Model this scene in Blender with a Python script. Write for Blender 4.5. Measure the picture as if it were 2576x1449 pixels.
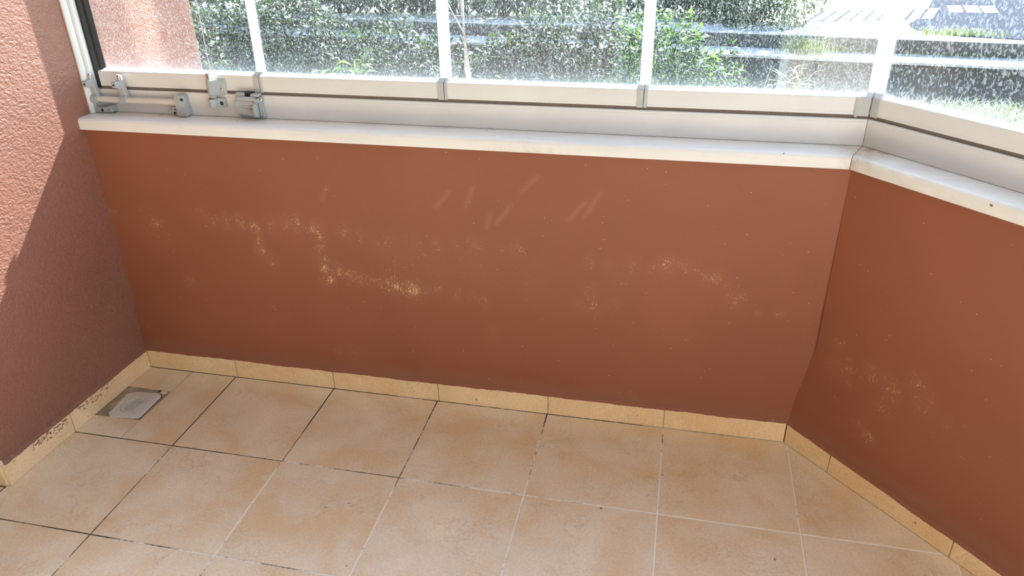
import bpy, math, random
from mathutils import Vector, Euler, Matrix, noise

for o in list(bpy.data.objects):
    bpy.data.objects.remove(o)
scene = bpy.context.scene
col = scene.collection
R = math.radians
random.seed(7)

# ------------------------------------------------------------------ camera
cam_data = bpy.data.cameras.new('camera')
cam_data.sensor_width = 36.0
cam_data.lens = 1920.36 / 2576 * 36.0
cam_data.clip_start = 0.02
cam_data.clip_end = 200
cam = bpy.data.objects.new('camera', cam_data)
col.objects.link(cam)
cam.location = (1.3016, -1.4233, 1.3730)
cam.rotation_euler = (R(61.8508), R(0.9765), R(12.2672))
scene.camera = cam

# ------------------------------------------------------------------ light
SUN = Vector((0.29, 1.0, 0.95)).normalized()
world = bpy.data.worlds.new('world')
scene.world = world
world.use_nodes = True
wn = world.node_tree
bg = wn.nodes['Background']
sky = wn.nodes.new('ShaderNodeTexSky')
sky.sky_type = 'NISHITA'
sky.sun_disc = False
sky.sun_elevation = math.asin(SUN.z)
sky.sun_rotation = math.atan2(SUN.x, SUN.y)
sky.air_density = 1.0
sky.dust_density = 0.6
sky.ozone_density = 1.0
wn.links.new(sky.outputs[0], bg.inputs[0])
bg.inputs[1].default_value = 0.42
sun_data = bpy.data.lights.new('sun', 'SUN')
sun_data.energy = 17.0
sun_data.angle = R(0.53)
sun_data.color = (0.81, 0.92, 1.0)
sun = bpy.data.objects.new('sun', sun_data)
col.objects.link(sun)
sun.rotation_euler = SUN.to_track_quat('Z', 'Y').to_euler()
vs = scene.view_settings
vs.view_transform = 'Standard'
vs.look = 'None'
vs.gamma = 1.0
vs.use_curve_mapping = False
vs.exposure = 0.85

# ------------------------------------------------------------------ helpers
def tag(o, label, cat, group=None, kind=None):
    o['label'] = label
    if cat:
        o['category'] = cat
    if group:
        o['group'] = group
    if kind:
        o['kind'] = kind
    return o

def structure(o, label, cat):
    return tag(o, label, cat, kind='structure')

def empty(name, loc=(0, 0, 0), parent=None):
    o = bpy.data.objects.new(name, None)
    col.objects.link(o)
    o.location = loc
    if parent:
        o.parent = parent
    return o

class MB:
    """collects simple shapes and links them as one mesh"""
    def __init__(self):
        self.v, self.f = [], []
    def add(self, verts, faces):
        n = len(self.v)
        self.v += [tuple(v) for v in verts]
        self.f += [tuple(i + n for i in f) for f in faces]
        return self
    def box(self, x0, x1, y0, y1, z0, z1):
        p = [(x0, y0, z0), (x1, y0, z0), (x1, y1, z0), (x0, y1, z0), (x0, y0, z1), (x1, y0, z1), (x1, y1, z1), (x0, y1, z1)]
        return self.add(p, [(0, 3, 2, 1), (4, 5, 6, 7), (0, 1, 5, 4), (1, 2, 6, 5), (2, 3, 7, 6), (3, 0, 4, 7)])
    def prism(self, poly, axis, a, b):
        """poly: list of 2-D points; axis 'x','y','z' is the extrusion axis"""
        def P(p, t):
            if axis == 'z': return (p[0], p[1], t)
            if axis == 'y': return (p[0], t, p[1])
            return (t, p[0], p[1])
        n = len(poly)
        vs_ = [P(p, a) for p in poly] + [P(p, b) for p in poly]
        fs = [tuple(range(n - 1, -1, -1)), tuple(range(n, 2 * n))]
        fs += [(i, (i + 1) % n, n + (i + 1) % n, n + i) for i in range(n)]
        return self.add(vs_, fs)
    def tube(self, pts, rads, seg=14, cap=True):
        pts = [Vector(p) for p in pts]
        if not isinstance(rads, (list, tuple)):
            rads = [rads] * len(pts)
        rings = []
        n0 = len(self.v)
        vv = []
        for i, p in enumerate(pts):
            d = (pts[min(i + 1, len(pts) - 1)] - pts[max(i - 1, 0)]).normalized()
            u = d.cross(Vector((0, 0, 1)))
            if u.length < 1e-3:
                u = d.cross(Vector((0, 1, 0)))
            u.normalize()
            w = d.cross(u)
            for k in range(seg):
                a = 2 * math.pi * k / seg
                vv.append(p + (u * math.cos(a) + w * math.sin(a)) * rads[i])
        ff = []
        for i in range(len(pts) - 1):
            for k in range(seg):
                ff.append((i * seg + k, i * seg + (k + 1) % seg, (i + 1) * seg + (k + 1) % seg, (i + 1) * seg + k))
        if cap:
            ff.append(tuple(range(seg - 1, -1, -1)))
            m = (len(pts) - 1) * seg
            ff.append(tuple(range(m, m + seg)))
        return self.add(vv, ff)
    def build(self, name, mat, parent=None, bevel=0, smooth=False, seg=2):
        me = bpy.data.meshes.new(name)
        me.from_pydata(self.v, [], self.f)
        me.validate()
        if mat:
            me.materials.append(mat)
        o = bpy.data.objects.new(name, me)
        col.objects.link(o)
        if parent:
            o.parent = parent
        import bmesh
        bm = bmesh.new(); bm.from_mesh(me)
        bmesh.ops.recalc_face_normals(bm, faces=bm.faces)
        bm.to_mesh(me); bm.free()
        if bevel:
            m = o.modifiers.new('bevel', 'BEVEL')
            m.width = bevel; m.segments = seg; m.limit_method = 'ANGLE'; m.angle_limit = R(35)
        if smooth or bevel:
            for p in me.polygons:
                p.use_smooth = True
            if bevel:
                m2 = o.modifiers.new('weighted', 'WEIGHTED_NORMAL')
                m2.keep_sharp = True
            else:
                try:
                    me.set_sharp_from_angle(angle=R(40))
                except Exception:
                    pass
        return o

def srgb(r, g, b):
    f = lambda c: c / 12.92 if c <= 0.04045 else ((c + 0.055) / 1.055) ** 2.4
    return (f(r / 255), f(g / 255), f(b / 255), 1)

class N:
    """thin wrapper for node trees"""
    def __init__(self, name):
        self.m = bpy.data.materials.new(name)
        self.m.use_nodes = True
        self.t = self.m.node_tree
        self.t.nodes.clear()
        self.out = self.t.nodes.new('ShaderNodeOutputMaterial')
    def n(self, typ, **kw):
        nd = self.t.nodes.new(typ)
        for k, v in kw.items():
            setattr(nd, k, v)
        return nd
    def l(self, a, b):
        self.t.links.new(a, b)
    def coord(self, scale=(1, 1, 1), kind='Object'):
        c = self.n('ShaderNodeTexCoord')
        mp = self.n('ShaderNodeMapping')
        mp.inputs['Scale'].default_value = scale
        self.l(c.outputs[kind], mp.inputs[0])
        return mp.outputs[0]
    def world(self, scale=(1, 1, 1)):
        c = self.n('ShaderNodeNewGeometry')
        mp = self.n('ShaderNodeMapping')
        mp.inputs['Scale'].default_value = scale
        self.l(c.outputs['Position'], mp.inputs[0])
        return mp.outputs[0]
    def noise(self, vec, scale, detail=3, rough=0.5, dist=0.0):
        t = self.n('ShaderNodeTexNoise')
        self.l(vec, t.inputs['Vector'])
        t.inputs['Scale'].default_value = scale
        t.inputs['Detail'].default_value = detail
        t.inputs['Roughness'].default_value = rough
        t.inputs['Distortion'].default_value = dist
        return t.outputs['Fac']
    def ramp(self, fac, stops):
        r = self.n('ShaderNodeValToRGB')
        cr = r.color_ramp
        while len(cr.elements) < len(stops):
            cr.elements.new(0.5)
        for e, (p, c) in zip(cr.elements, stops):
            e.position = p
            e.color = c if isinstance(c, (tuple, list)) else (c, c, c, 1)
        self.l(fac, r.inputs[0])
        return r.outputs[0]
    def mix(self, fac, a, b, blend='MIX'):
        m = self.n('ShaderNodeMix', data_type='RGBA', blend_type=blend)
        for s, v in ((m.inputs[0], fac), (m.inputs[6], a), (m.inputs[7], b)):
            if isinstance(v, (int, float)):
                s.default_value = v
            elif isinstance(v, tuple):
                s.default_value = v
            else:
                self.l(v, s)
        return m.outputs[2]
    def math(self, op, a, b=0.0, c=0.0):
        m = self.n('ShaderNodeMath', operation=op)
        for s, v in zip(m.inputs, (a, b, c)):
            if isinstance(v, (int, float)):
                s.default_value = v
            else:
                self.l(v, s)
        return m.outputs[0]
    def attr(self, name):
        a = self.n('ShaderNodeAttribute', attribute_name=name)
        return a.outputs['Fac']
    def bump(self, h, strength, dist):
        b = self.n('ShaderNodeBump')
        b.inputs['Strength'].default_value = strength
        b.inputs['Distance'].default_value = dist
        self.l(h, b.inputs['Height'])
        return b.outputs[0]
    def pbsdf(self, color, rough=0.5, normal=None, metal=0.0, spec=0.5):
        b = self.n('ShaderNodeBsdfPrincipled')
        for key, v in (('Base Color', color), ('Roughness', rough), ('Metallic', metal), ('Specular IOR Level', spec)):
            if isinstance(v, (int, float, tuple)):
                b.inputs[key].default_value = v
            else:
                self.l(v, b.inputs[key])
        if normal is not None:
            self.l(normal, b.inputs['Normal'])
        self.l(b.outputs[0], self.out.inputs[0])
        return b

# ------------------------------------------------------------------ materials
def simple(name, color, rough=0.5, metal=0.0, var=0.06, scale=40, bump=0.0, spec=0.5):
    g = N(name)
    v = g.coord()
    n1 = g.noise(v, scale, 4, 0.6)
    c2 = tuple(max(0, c * (1 - 2 * var)) for c in color[:3]) + (1,)
    c = g.ramp(n1, [(0.3, c2), (0.7, color)])
    nm = g.bump(g.noise(v, scale * 8, 3), bump, 0.001) if bump else None
    g.pbsdf(c, rough, nm, metal, spec)
    return g.m

PAINT = srgb(149, 89, 64)
DUST = srgb(142, 100, 80)

def paint_mat(name, base, stucco, chips):
    g = N(name)
    v = g.world()
    big = g.noise(v, 2.6, 3, 0.55)
    fine = g.noise(v, 300, 2, 0.5)
    dark = tuple(c * 0.88 for c in base[:3]) + (1,)
    c = g.ramp(big, [(0.3, dark), (0.7, base)])
    c = g.mix(g.math('MULTIPLY', fine, 0.10), c, tuple(c_ * 0.7 for c_ in base[:3]) + (1,))
    # greyish mortar dust close to the skirting
    du = g.attr('dust')
    dn = g.noise(v, 22, 4, 0.65)
    dm = g.ramp(g.math('MULTIPLY', du, g.math('ADD', dn, 0.35)), [(0.25, 0.0), (0.75, 1.0)])
    c = g.mix(g.math('MULTIPLY', dm, 0.6), c, DUST)
    # scattered pale dots everywhere
    vor = g.n('ShaderNodeTexVoronoi')
    g.l(v, vor.inputs['Vector']); vor.inputs['Scale'].default_value = 42
    dot = g.math('LESS_THAN', vor.outputs['Distance'], 0.045)
    keep = g.math('GREATER_THAN', g.noise(v, 9, 2), 0.52)
    dot = g.math('MULTIPLY', g.math('MULTIPLY', dot, keep), chips)
    if chips:
        ch = g.attr('chips')
        sp = g.noise(v, 300, 4, 0.75)
        mid = g.noise(v, 55, 3, 0.6)
        spm = g.math('ADD', g.math('MULTIPLY', sp, 0.85), g.math('MULTIPLY', mid, 0.30))
        thr = g.math('SUBTRACT', 0.765, g.math('MULTIPLY', ch, 0.165))
        m = g.ramp(g.math('SUBTRACT', spm, thr), [(0.0, 0.0), (0.035, 1.0)])
        gate = g.ramp(ch, [(0.04, 0.0), (0.15, 1.0)])
        m = g.math('MULTIPLY', m, gate)
        haze = g.math('MULTIPLY', ch, 0.12)
        c = g.mix(haze, c, srgb(196, 150, 112))
        c = g.mix(m, c, srgb(222, 190, 148))
        # rubbed scuff strokes
        sc = g.attr('scuff')
        st = g.noise(v, 120, 4, 0.7)
        c = g.mix(g.math('MULTIPLY', sc, g.math('MULTIPLY', st, 0.22)), c, srgb(205, 160, 130))
    c = g.mix(dot, c, srgb(214, 180, 140))
    if stucco:
        vv = g.world((1, 1, 1.35))
        h1 = g.noise(vv, 105, 4, 0.55, 0.6)
        h2 = g.noise(vv, 40, 2, 0.5, 0.4)
        h = g.math('ADD', h1, g.math('MULTIPLY', h2, 0.5))
        nm = g.bump(h, 0.55, 0.0075)
        g.pbsdf(c, 0.42, nm, 0, 0.5)
    else:
        h = g.math('ADD', g.noise(v, 260, 3, 0.6), g.math('MULTIPLY', g.noise(v, 14, 2), 2.0))
        nm = g.bump(h, 0.18, 0.001)
        g.pbsdf(c, 0.5, nm, 0, 0.35)
    return g.m

M = {}
M['paint'] = paint_mat('terracotta_paint', PAINT, False, 1.0)
M['stucco'] = paint_mat('terracotta_stucco_paint', srgb(148, 100, 82), True, 0.0)

def tile_mat(name, base, warm):
    g = N(name)
    v = g.world()
    inf = g.n('ShaderNodeObjectInfo')
    off = g.n('ShaderNodeVectorMath', operation='ADD')
    g.l(v, off.inputs[0])
    cmb = g.n('ShaderNodeCombineXYZ')
    g.l(g.math('MULTIPLY', inf.outputs['Random'], 31.0), cmb.inputs[0])
    g.l(g.math('MULTIPLY', inf.outputs['Random'], 17.0), cmb.inputs[1])
    g.l(cmb.outputs[0], off.inputs[1])
    v = off.outputs[0]
    cloud = g.noise(v, 5.5, 5, 0.62, 0.4)
    c = g.ramp(cloud, [(0.36, warm), (0.56, base), (0.75, tuple(min(1, k * 1.12) for k in base[:3]) + (1,))])
    vein = g.noise(v, 9, 7, 0.72, 1.6)
    line = g.ramp(g.math('ABSOLUTE', g.math('SUBTRACT', vein, 0.5)), [(0.0, 1.0), (0.012, 0.0)])
    gate = g.ramp(g.noise(v, 7, 3), [(0.48, 0.0), (0.62, 1.0)])
    c = g.mix(g.math('MULTIPLY', g.math('MULTIPLY', line, gate), 0.42), c, srgb(126, 88, 62))
    gr = g.noise(v, 160, 3, 0.6)
    c = g.mix(g.math('MULTIPLY', g.ramp(gr, [(0.35, 1.0), (0.6, 0.0)]), 0.14), c, srgb(120, 90, 66))
    spot = g.noise(v, 38, 2)
    c = g.mix(g.math('MULTIPLY', g.ramp(spot, [(0.76, 0.0), (0.78, 1.0)]), 0.8), c, srgb(70, 44, 30))
    rough = g.ramp(g.noise(v, 60, 3), [(0.3, 0.28), (0.7, 0.40)])
    nm = g.bump(g.math('ADD', g.noise(v, 90, 4, 0.6), cloud), 0.10, 0.002)
    b = g.pbsdf(c, 0.4, nm, 0, 0.85)
    g.l(rough, b.inputs['Roughness'])
    return g.m
M['tile'] = tile_mat('beige_floor_tile', srgb(232, 214, 186), srgb(226, 196, 154))
M['skirting'] = tile_mat('cream_skirting_tile', srgb(244, 218, 172), srgb(238, 204, 152))

g = N('stained_grout')
v = g.world()
a = g.noise(v, 4.0, 4, 0.7)
b = g.noise(v, 60, 3, 0.7)
sx = g.n('ShaderNodeSeparateXYZ'); g.l(v, sx.inputs[0])
clean = g.math('ADD', g.math('MULTIPLY', sx.outputs[0], 0.16), g.math('MULTIPLY', sx.outputs[1], -0.22))
k = g.math('ADD', g.math('ADD', g.math('MULTIPLY', a, 0.8), g.math('MULTIPLY', b, 0.35)), g.math('SUBTRACT', clean, 0.06))
c = g.ramp(k, [(0.50, srgb(44, 32, 26)), (0.60, srgb(150, 134, 118)), (0.68, srgb(240, 236, 228))])
g.pbsdf(c, 0.8)
M['grout'] = g.m

M['skirt_grout'] = simple('cream_skirting_grout', srgb(206, 188, 156), 0.85, 0, 0.22, 60, 0.3)
g = N('cement_mortar')
v = g.world()
c = g.ramp(g.noise(v, 30, 5, 0.7), [(0.3, srgb(120, 104, 84)), (0.7, srgb(176, 160, 136))])
g.pbsdf(c, 0.9, g.bump(g.noise(v, 90, 4), 0.6, 0.004))
M['mortar'] = g.m

g = N('white_marble_sill')
v = g.world((1, 1, 1))
vv = g.world((0.8, 6, 9))
a = g.noise(vv, 4, 5, 0.6, 0.8)
c = g.ramp(a, [(0.30, srgb(222, 222, 222)), (0.45, srgb(228, 227, 225)), (0.7, srgb(235, 234, 232))])
d = g.noise(g.world((1, 1, 1)), 18, 4, 0.65)
c = g.mix(g.math('MULTIPLY', g.ramp(d, [(0.55, 0.0), (0.8, 1.0)]), 0.16), c, srgb(206, 188, 164))
sp = g.noise(v, 90, 2)
c = g.mix(g.ramp(sp, [(0.765, 0.0), (0.78, 1.0)]), c, srgb(110, 92, 76))
du = g.attr('stain')
c = g.mix(g.math('MULTIPLY', du, g.ramp(g.noise(v, 45, 4, 0.7), [(0.3, 0.1), (0.7, 0.85)])), c, srgb(160, 136, 106))
g.pbsdf(c, 0.32, g.bump(g.noise(v, 60, 3), 0.05, 0.002), 0, 0.5)
M['marble'] = g.m

g = N('white_powder_coated_aluminium')
v = g.world()
c = g.ramp(g.noise(v, 8, 4, 0.6), [(0.3, srgb(214, 213, 211)), (0.7, srgb(223, 222, 220))])
sm = g.noise(g.world((0.6, 3, 3)), 30, 5, 0.75)
c = g.mix(g.ramp(sm, [(0.74, 0.0), (0.79, 0.5)]), c, srgb(150, 138, 124))
g.pbsdf(c, 0.36, None, 0, 0.5)
M['alu'] = g.m

M['grey'] = simple('grey_plastic', srgb(172, 175, 176), 0.45, 0, 0.05, 60, 0.05)
M['cap'] = simple('grey_end_cap_plastic', srgb(186, 186, 186), 0.5, 0, 0.04, 50)
M['dark'] = simple('dark_socket_plastic', srgb(40, 40, 40), 0.6)
M['rubber'] = simple('black_rubber_gasket', srgb(26, 27, 30), 0.35)
M['brush'] = simple('grey_brown_brush_seal', srgb(134, 122, 110), 0.95, 0, 0.2, 400, 0.6)
M['chrome'] = simple('polished_steel_pin', srgb(225, 222, 218), 0.18, 1.0, 0.02)
M['screw'] = simple('zinc_screw', srgb(215, 215, 210), 0.3, 1.0, 0.02)
M['rod'] = simple('beige_anodised_rod', srgb(208, 202, 194), 0.35, 0.0, 0.03, 30)
M['drain'] = simple('grimy_white_plastic', srgb(216, 210, 200), 0.45, 0, 0.08, 30, 0.1)
M['white'] = simple('white_window_plastic', srgb(238, 238, 236), 0.35, 0, 0.02)
M['plaster'] = simple('pale_plaster', srgb(236, 230, 222), 0.85, 0, 0.05, 20, 0.2)
M['ceiling'] = simple('white_ceiling_paint', srgb(236, 232, 226), 0.9, 0, 0.03, 10)
M['crumb'] = simple('white_plaster_crumbs', srgb(226, 206, 184), 0.9, 0, 0.1, 120, 0.6)
M['canvas'] = simple('sand_canvas', srgb(200, 185, 160), 0.9, 0, 0.05, 80, 0.2)
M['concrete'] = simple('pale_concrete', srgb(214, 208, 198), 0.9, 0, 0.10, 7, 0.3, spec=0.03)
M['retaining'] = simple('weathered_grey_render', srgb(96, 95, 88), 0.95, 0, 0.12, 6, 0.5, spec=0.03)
M['asphalt'] = simple('shaded_asphalt', srgb(56, 59, 68), 0.9, 0, 0.12, 50, 0.5, spec=0.03)  # darkened so the colour already holds tree and fence shade
M['soil'] = simple('dry_garden_soil', srgb(112, 98, 80), 1.0, 0, 0.25, 9, 0.8, spec=0.03)
M['bark'] = simple('pale_bark', srgb(232, 222, 208), 0.9, 0, 0.2, 40, 0.6, spec=0.03)
M['darkbark'] = simple('brown_bark', srgb(92, 76, 62), 0.95, 0, 0.2, 40, 0.6, spec=0.03)
M['sun_fleck_tone'] = simple('white_sun_fleck', srgb(236, 236, 230), 0.8, 0, 0.05, 30, spec=0.03)  # pale tone standing in for flecks of sun

g = N('frosted_joint_seal')
d = g.n('ShaderNodeBsdfDiffuse'); d.inputs[0].default_value = (0.9, 0.92, 0.93, 1)
t = g.n('ShaderNodeBsdfTranslucent'); t.inputs[0].default_value = (0.92, 0.95, 0.96, 1)
mx = g.n('ShaderNodeMixShader'); mx.inputs[0].default_value = 0.62
g.l(d.outputs[0], mx.inputs[1]); g.l(t.outputs[0], mx.inputs[2])
gl = g.n('ShaderNodeBsdfGlossy'); gl.inputs[1].default_value = 0.25
m2 = g.n('ShaderNodeMixShader'); m2.inputs[0].default_value = 0.06
g.l(mx.outputs[0], m2.inputs[1]); g.l(gl.outputs[0], m2.inputs[2])
g.l(m2.outputs[0], g.out.inputs[0])
M['seal'] = g.m

def schlick(g):
    # reflectance of a thin pane, the same from both sides
    ge = g.n('ShaderNodeNewGeometry')
    dt = g.n('ShaderNodeVectorMath', operation='DOT_PRODUCT')
    g.l(ge.outputs['Normal'], dt.inputs[0]); g.l(ge.outputs['Incoming'], dt.inputs[1])
    k = g.math('SUBTRACT', 1.0, g.math('ABSOLUTE', dt.outputs['Value']))
    return g.math('ADD', 0.045, g.math('MULTIPLY', 0.955, g.math('POWER', k, 5.0)))

def glass_mat(name, cell, haze, drops, streak):
    g = N(name)
    v = g.coord((1, 1, 0.55))
    sp = g.noise(v, cell, 4, 0.68, 0.5)
    mid = g.noise(v, cell * 0.10, 3, 0.6)
    s = g.math('ADD', g.math('MULTIPLY', sp, 0.92), g.math('MULTIPLY', mid, 0.16))
    spots = g.ramp(s, [(0.55, 0.0), (0.61, 1.0)])
    vs_ = g.coord((1, 1, 0.05))
    st = g.ramp(g.noise(vs_, 60, 4, 0.7), [(0.55, 0.0), (0.75, 1.0)])
    low = g.attr('low')
    dirt = g.math('ADD', g.math('MULTIPLY', spots, drops), g.math('MULTIPLY', st, streak))
    dirt = g.math('ADD', dirt, haze)
    dirt = g.math('ADD', dirt, g.math('MULTIPLY', low, 0.05))  # extra haze puts a bloom-like glow along the pane foot
    dirt = g.math('MINIMUM', dirt, 0.92)
    tr = g.n('ShaderNodeBsdfTransparent'); tr.inputs[0].default_value = (0.97, 0.99, 0.98, 1)
    gl = g.n('ShaderNodeBsdfGlossy'); gl.inputs['Roughness'].default_value = 0.0
    mx = g.n('ShaderNodeMixShader')
    g.l(schlick(g), mx.inputs[0]); g.l(tr.outputs[0], mx.inputs[1]); g.l(gl.outputs[0], mx.inputs[2])
    tl = g.n('ShaderNodeBsdfTranslucent'); tl.inputs[0].default_value = (0.86, 0.9, 0.9, 1)
    m2 = g.n('ShaderNodeMixShader')
    g.l(dirt, m2.inputs[0]); g.l(mx.outputs[0], m2.inputs[1]); g.l(tl.outputs[0], m2.inputs[2])
    g.l(m2.outputs[0], g.out.inputs[0])
    return g.m
g = N('clear_glass')
tr = g.n('ShaderNodeBsdfTransparent'); tr.inputs[0].default_value = (0.97, 0.99, 0.98, 1)
gl = g.n('ShaderNodeBsdfGlossy'); gl.inputs['Roughness'].default_value = 0.0
mx = g.n('ShaderNodeMixShader')
g.l(schlick(g), mx.inputs[0]); g.l(tr.outputs[0], mx.inputs[1]); g.l(gl.outputs[0], mx.inputs[2])
g.l(mx.outputs[0], g.out.inputs[0])
M['glass_clean'] = g.m
M['glass'] = glass_mat('rain_spotted_glass', 430, 0.004, 0.062, 0.0)
M['glass_side'] = glass_mat('rain_streaked_glass', 190, 0.004, 0.065, 0.015)
g = N('clean_house_glass')
tr = g.n('ShaderNodeBsdfTransparent'); tr.inputs[0].default_value = (0.12, 0.14, 0.15, 1)
gl = g.n('ShaderNodeBsdfGlossy'); gl.inputs['Roughness'].default_value = 0.0
mx = g.n('ShaderNodeMixShader')
g.l(schlick(g), mx.inputs[0]); g.l(tr.outputs[0], mx.inputs[1]); g.l(gl.outputs[0], mx.inputs[2])
g.l(mx.outputs[0], g.out.inputs[0])
M['house_glass'] = g.m

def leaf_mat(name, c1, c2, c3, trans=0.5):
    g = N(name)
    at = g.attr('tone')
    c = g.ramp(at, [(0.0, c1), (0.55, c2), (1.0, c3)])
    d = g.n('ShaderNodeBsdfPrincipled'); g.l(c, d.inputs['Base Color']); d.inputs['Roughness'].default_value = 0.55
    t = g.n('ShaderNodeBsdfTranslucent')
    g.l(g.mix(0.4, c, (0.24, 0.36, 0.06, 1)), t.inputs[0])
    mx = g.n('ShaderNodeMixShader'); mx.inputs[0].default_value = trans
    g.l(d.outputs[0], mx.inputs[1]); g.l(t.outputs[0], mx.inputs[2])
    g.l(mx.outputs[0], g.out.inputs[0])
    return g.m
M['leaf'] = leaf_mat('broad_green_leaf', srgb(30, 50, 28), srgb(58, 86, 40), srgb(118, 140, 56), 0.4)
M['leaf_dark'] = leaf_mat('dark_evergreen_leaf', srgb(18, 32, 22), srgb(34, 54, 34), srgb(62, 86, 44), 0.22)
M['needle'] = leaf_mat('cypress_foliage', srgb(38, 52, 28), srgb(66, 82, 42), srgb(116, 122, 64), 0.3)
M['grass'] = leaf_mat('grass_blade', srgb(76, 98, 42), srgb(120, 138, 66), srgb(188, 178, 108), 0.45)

# ------------------------------------------------------------------ plan of the balcony
S = 0.333                       # floor tile module
TH = R(46.61)                   # turn of the right hand wing
DX, DY = math.cos(TH), -math.sin(TH)
NX, NY = math.sin(TH), math.cos(TH)
Y0, X0 = 0.335, 1.685           # front line of the sill and its corner
MIT = math.tan(TH / 2)
LEN = 1.75                      # length of the right hand wing
H_SILL = 0.786
def corner(o):                  # the corner at offset o behind the sill front
    return (X0 + MIT * o, Y0 + o)
def wing(o, s):                 # a point of the right wing: offset o, s along it
    return (X0 + NX * o + DX * s, Y0 + NY * o + DY * s)
def xw(y):                      # surface of the left wall
    return -0.3185 + 0.032 * y
def sweep_front(mb, prof, xa, mitre=True, gap=0.0, xb=None):
    """extrude profile [(offset, z)] along the front from xa to the corner"""
    n = len(prof)
    L = [(xa, Y0 + o, z) for o, z in prof]
    if xb is not None:
        Rr = [(xb, Y0 + o, z) for o, z in prof]
    else:
        Rr = [(corner(o)[0] - gap, Y0 + o, z) for o, z in prof]
    mb.add(L + Rr, [tuple(range(n)), tuple(range(2 * n - 1, n - 1, -1))] + [(i, (i + 1) % n, n + (i + 1) % n, n + i) for i in range(n)])
    return mb
def sweep_wing(mb, prof, s0=None, s1=LEN, gap=0.0):
    n = len(prof)
    if s0 is None:
        A = [(corner(o)[0] + DX * gap, corner(o)[1] + DY * gap, z) for o, z in prof]
    else:
        A = [wing(o, s0) + (z,) for o, z in prof]
    B = [wing(o, s1) + (z,) for o, z in prof]
    mb.add(A + B, [tuple(range(n)), tuple(range(2 * n - 1, n - 1, -1))] + [(i, (i + 1) % n, n + (i + 1) % n, n + i) for i in range(n)])
    return mb

# ------------------------------------------------------------------ walls
WO = 0.016                      # wall surface behind the sill front
FRONT = [(-0.300,0.527,0.019,0.40),(-0.188,0.532,0.027,0.40),(-0.161,0.510,0.017,0.90),(-0.227,0.507,0.027,0.25),(-0.147,0.463,0.040,0.30),(-0.002,0.556,0.015,0.40),(0.023,0.531,0.018,0.60),(0.075,0.538,0.023,0.50),(0.120,0.534,0.020,0.80),(0.156,0.523,0.017,0.90),(0.215,0.531,0.022,0.60),(0.258,0.538,0.020,0.65),(0.291,0.540,0.022,0.70),(0.345,0.532,0.018,0.95),(0.163,0.504,0.013,0.90),(0.163,0.476,0.013,0.80),(0.165,0.447,0.018,0.80),(0.191,0.421,0.015,0.70),(0.356,0.503,0.012,0.90),(0.351,0.472,0.012,0.90),(0.354,0.443,0.013,0.90),(0.357,0.410,0.015,1.00),(0.365,0.379,0.017,1.00),(0.400,0.400,0.020,0.80),(0.429,0.393,0.019,0.80),(0.455,0.389,0.022,0.70),(0.494,0.385,0.022,0.70),(0.528,0.381,0.022,0.80),(0.570,0.371,0.024,1.00),(0.610,0.367,0.026,1.00),(0.685,0.377,0.016,0.70),(0.651,0.369,0.016,0.70),(0.741,0.366,0.018,0.60),(0.788,0.361,0.016,0.50),(0.819,0.355,0.016,0.60),(0.436,0.528,0.019,0.60),(0.475,0.522,0.019,0.50),(0.560,0.512,0.023,0.50),(0.537,0.488,0.030,0.40),(0.627,0.501,0.030,0.40),(0.694,0.505,0.020,0.60),(0.751,0.511,0.018,0.40),(0.800,0.518,0.020,0.60),(0.871,0.515,0.015,0.40),(0.914,0.517,0.017,0.60),(0.577,0.449,0.058,0.35),(0.680,0.446,0.057,0.30),(0.802,0.432,0.056,0.28),(0.945,0.434,0.054,0.18),(1.110,0.497,0.014,0.40),(1.155,0.490,0.016,0.40),(1.212,0.489,0.022,0.55),(1.266,0.491,0.014,0.40),(1.305,0.504,0.018,0.70),(1.339,0.509,0.014,0.70),(1.367,0.496,0.018,0.50),(1.401,0.476,0.019,0.60),(1.429,0.480,0.017,0.70),(1.451,0.464,0.017,0.50),(1.479,0.428,0.017,0.70),(1.542,0.388,0.008,0.80),(1.590,0.393,0.011,0.60),(1.501,0.412,0.024,0.30),(1.113,0.407,0.021,0.50),(1.085,0.375,0.017,0.40),(1.121,0.364,0.023,0.45),(1.173,0.383,0.019,0.45),(1.187,0.456,0.041,0.30),(1.303,0.397,0.050,0.20),(1.373,0.296,0.041,0.15),(1.387,0.197,0.017,0.35),(-0.089,0.326,0.019,0.55),(0.365,0.138,0.016,0.40),(0.423,0.142,0.021,0.30),(-0.159,0.494,0.040,0.25),(0.842,0.261,0.014,0.35),(0.835,0.234,0.012,0.35)]
RIGHT = [(0.065,0.346,0.023,0.50),(0.064,0.280,0.022,0.50),(0.098,0.292,0.026,0.65),(0.113,0.271,0.016,0.50),(0.162,0.317,0.020,0.70),(0.194,0.325,0.015,0.60),(0.219,0.312,0.021,0.70),(0.225,0.286,0.017,0.60),(0.252,0.342,0.016,0.50),(0.275,0.352,0.023,0.70),(0.298,0.320,0.025,0.65),(0.324,0.304,0.019,0.45),(0.353,0.303,0.015,0.50),(0.205,0.164,0.014,0.80),(0.211,0.250,0.024,0.50),(0.170,0.182,0.016,0.40),(0.409,0.249,0.013,0.50),(0.294,0.192,0.061,0.20),(0.379,0.274,0.055,0.20),(0.473,0.254,0.051,0.15)]
SCUFF = [((0.70, 0.62), (0.735, 0.665)), ((0.78, 0.625), (0.80, 0.68)), ((0.86, 0.585), (0.90, 0.64)), ((0.835, 0.57), (0.845, 0.615)), ((1.05, 0.61), (1.09, 0.66)), ((1.09, 0.62), (1.125, 0.685)), ((0.93, 0.68), (0.97, 0.72)), ((0.38, 0.62), (0.395, 0.66))]

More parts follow.
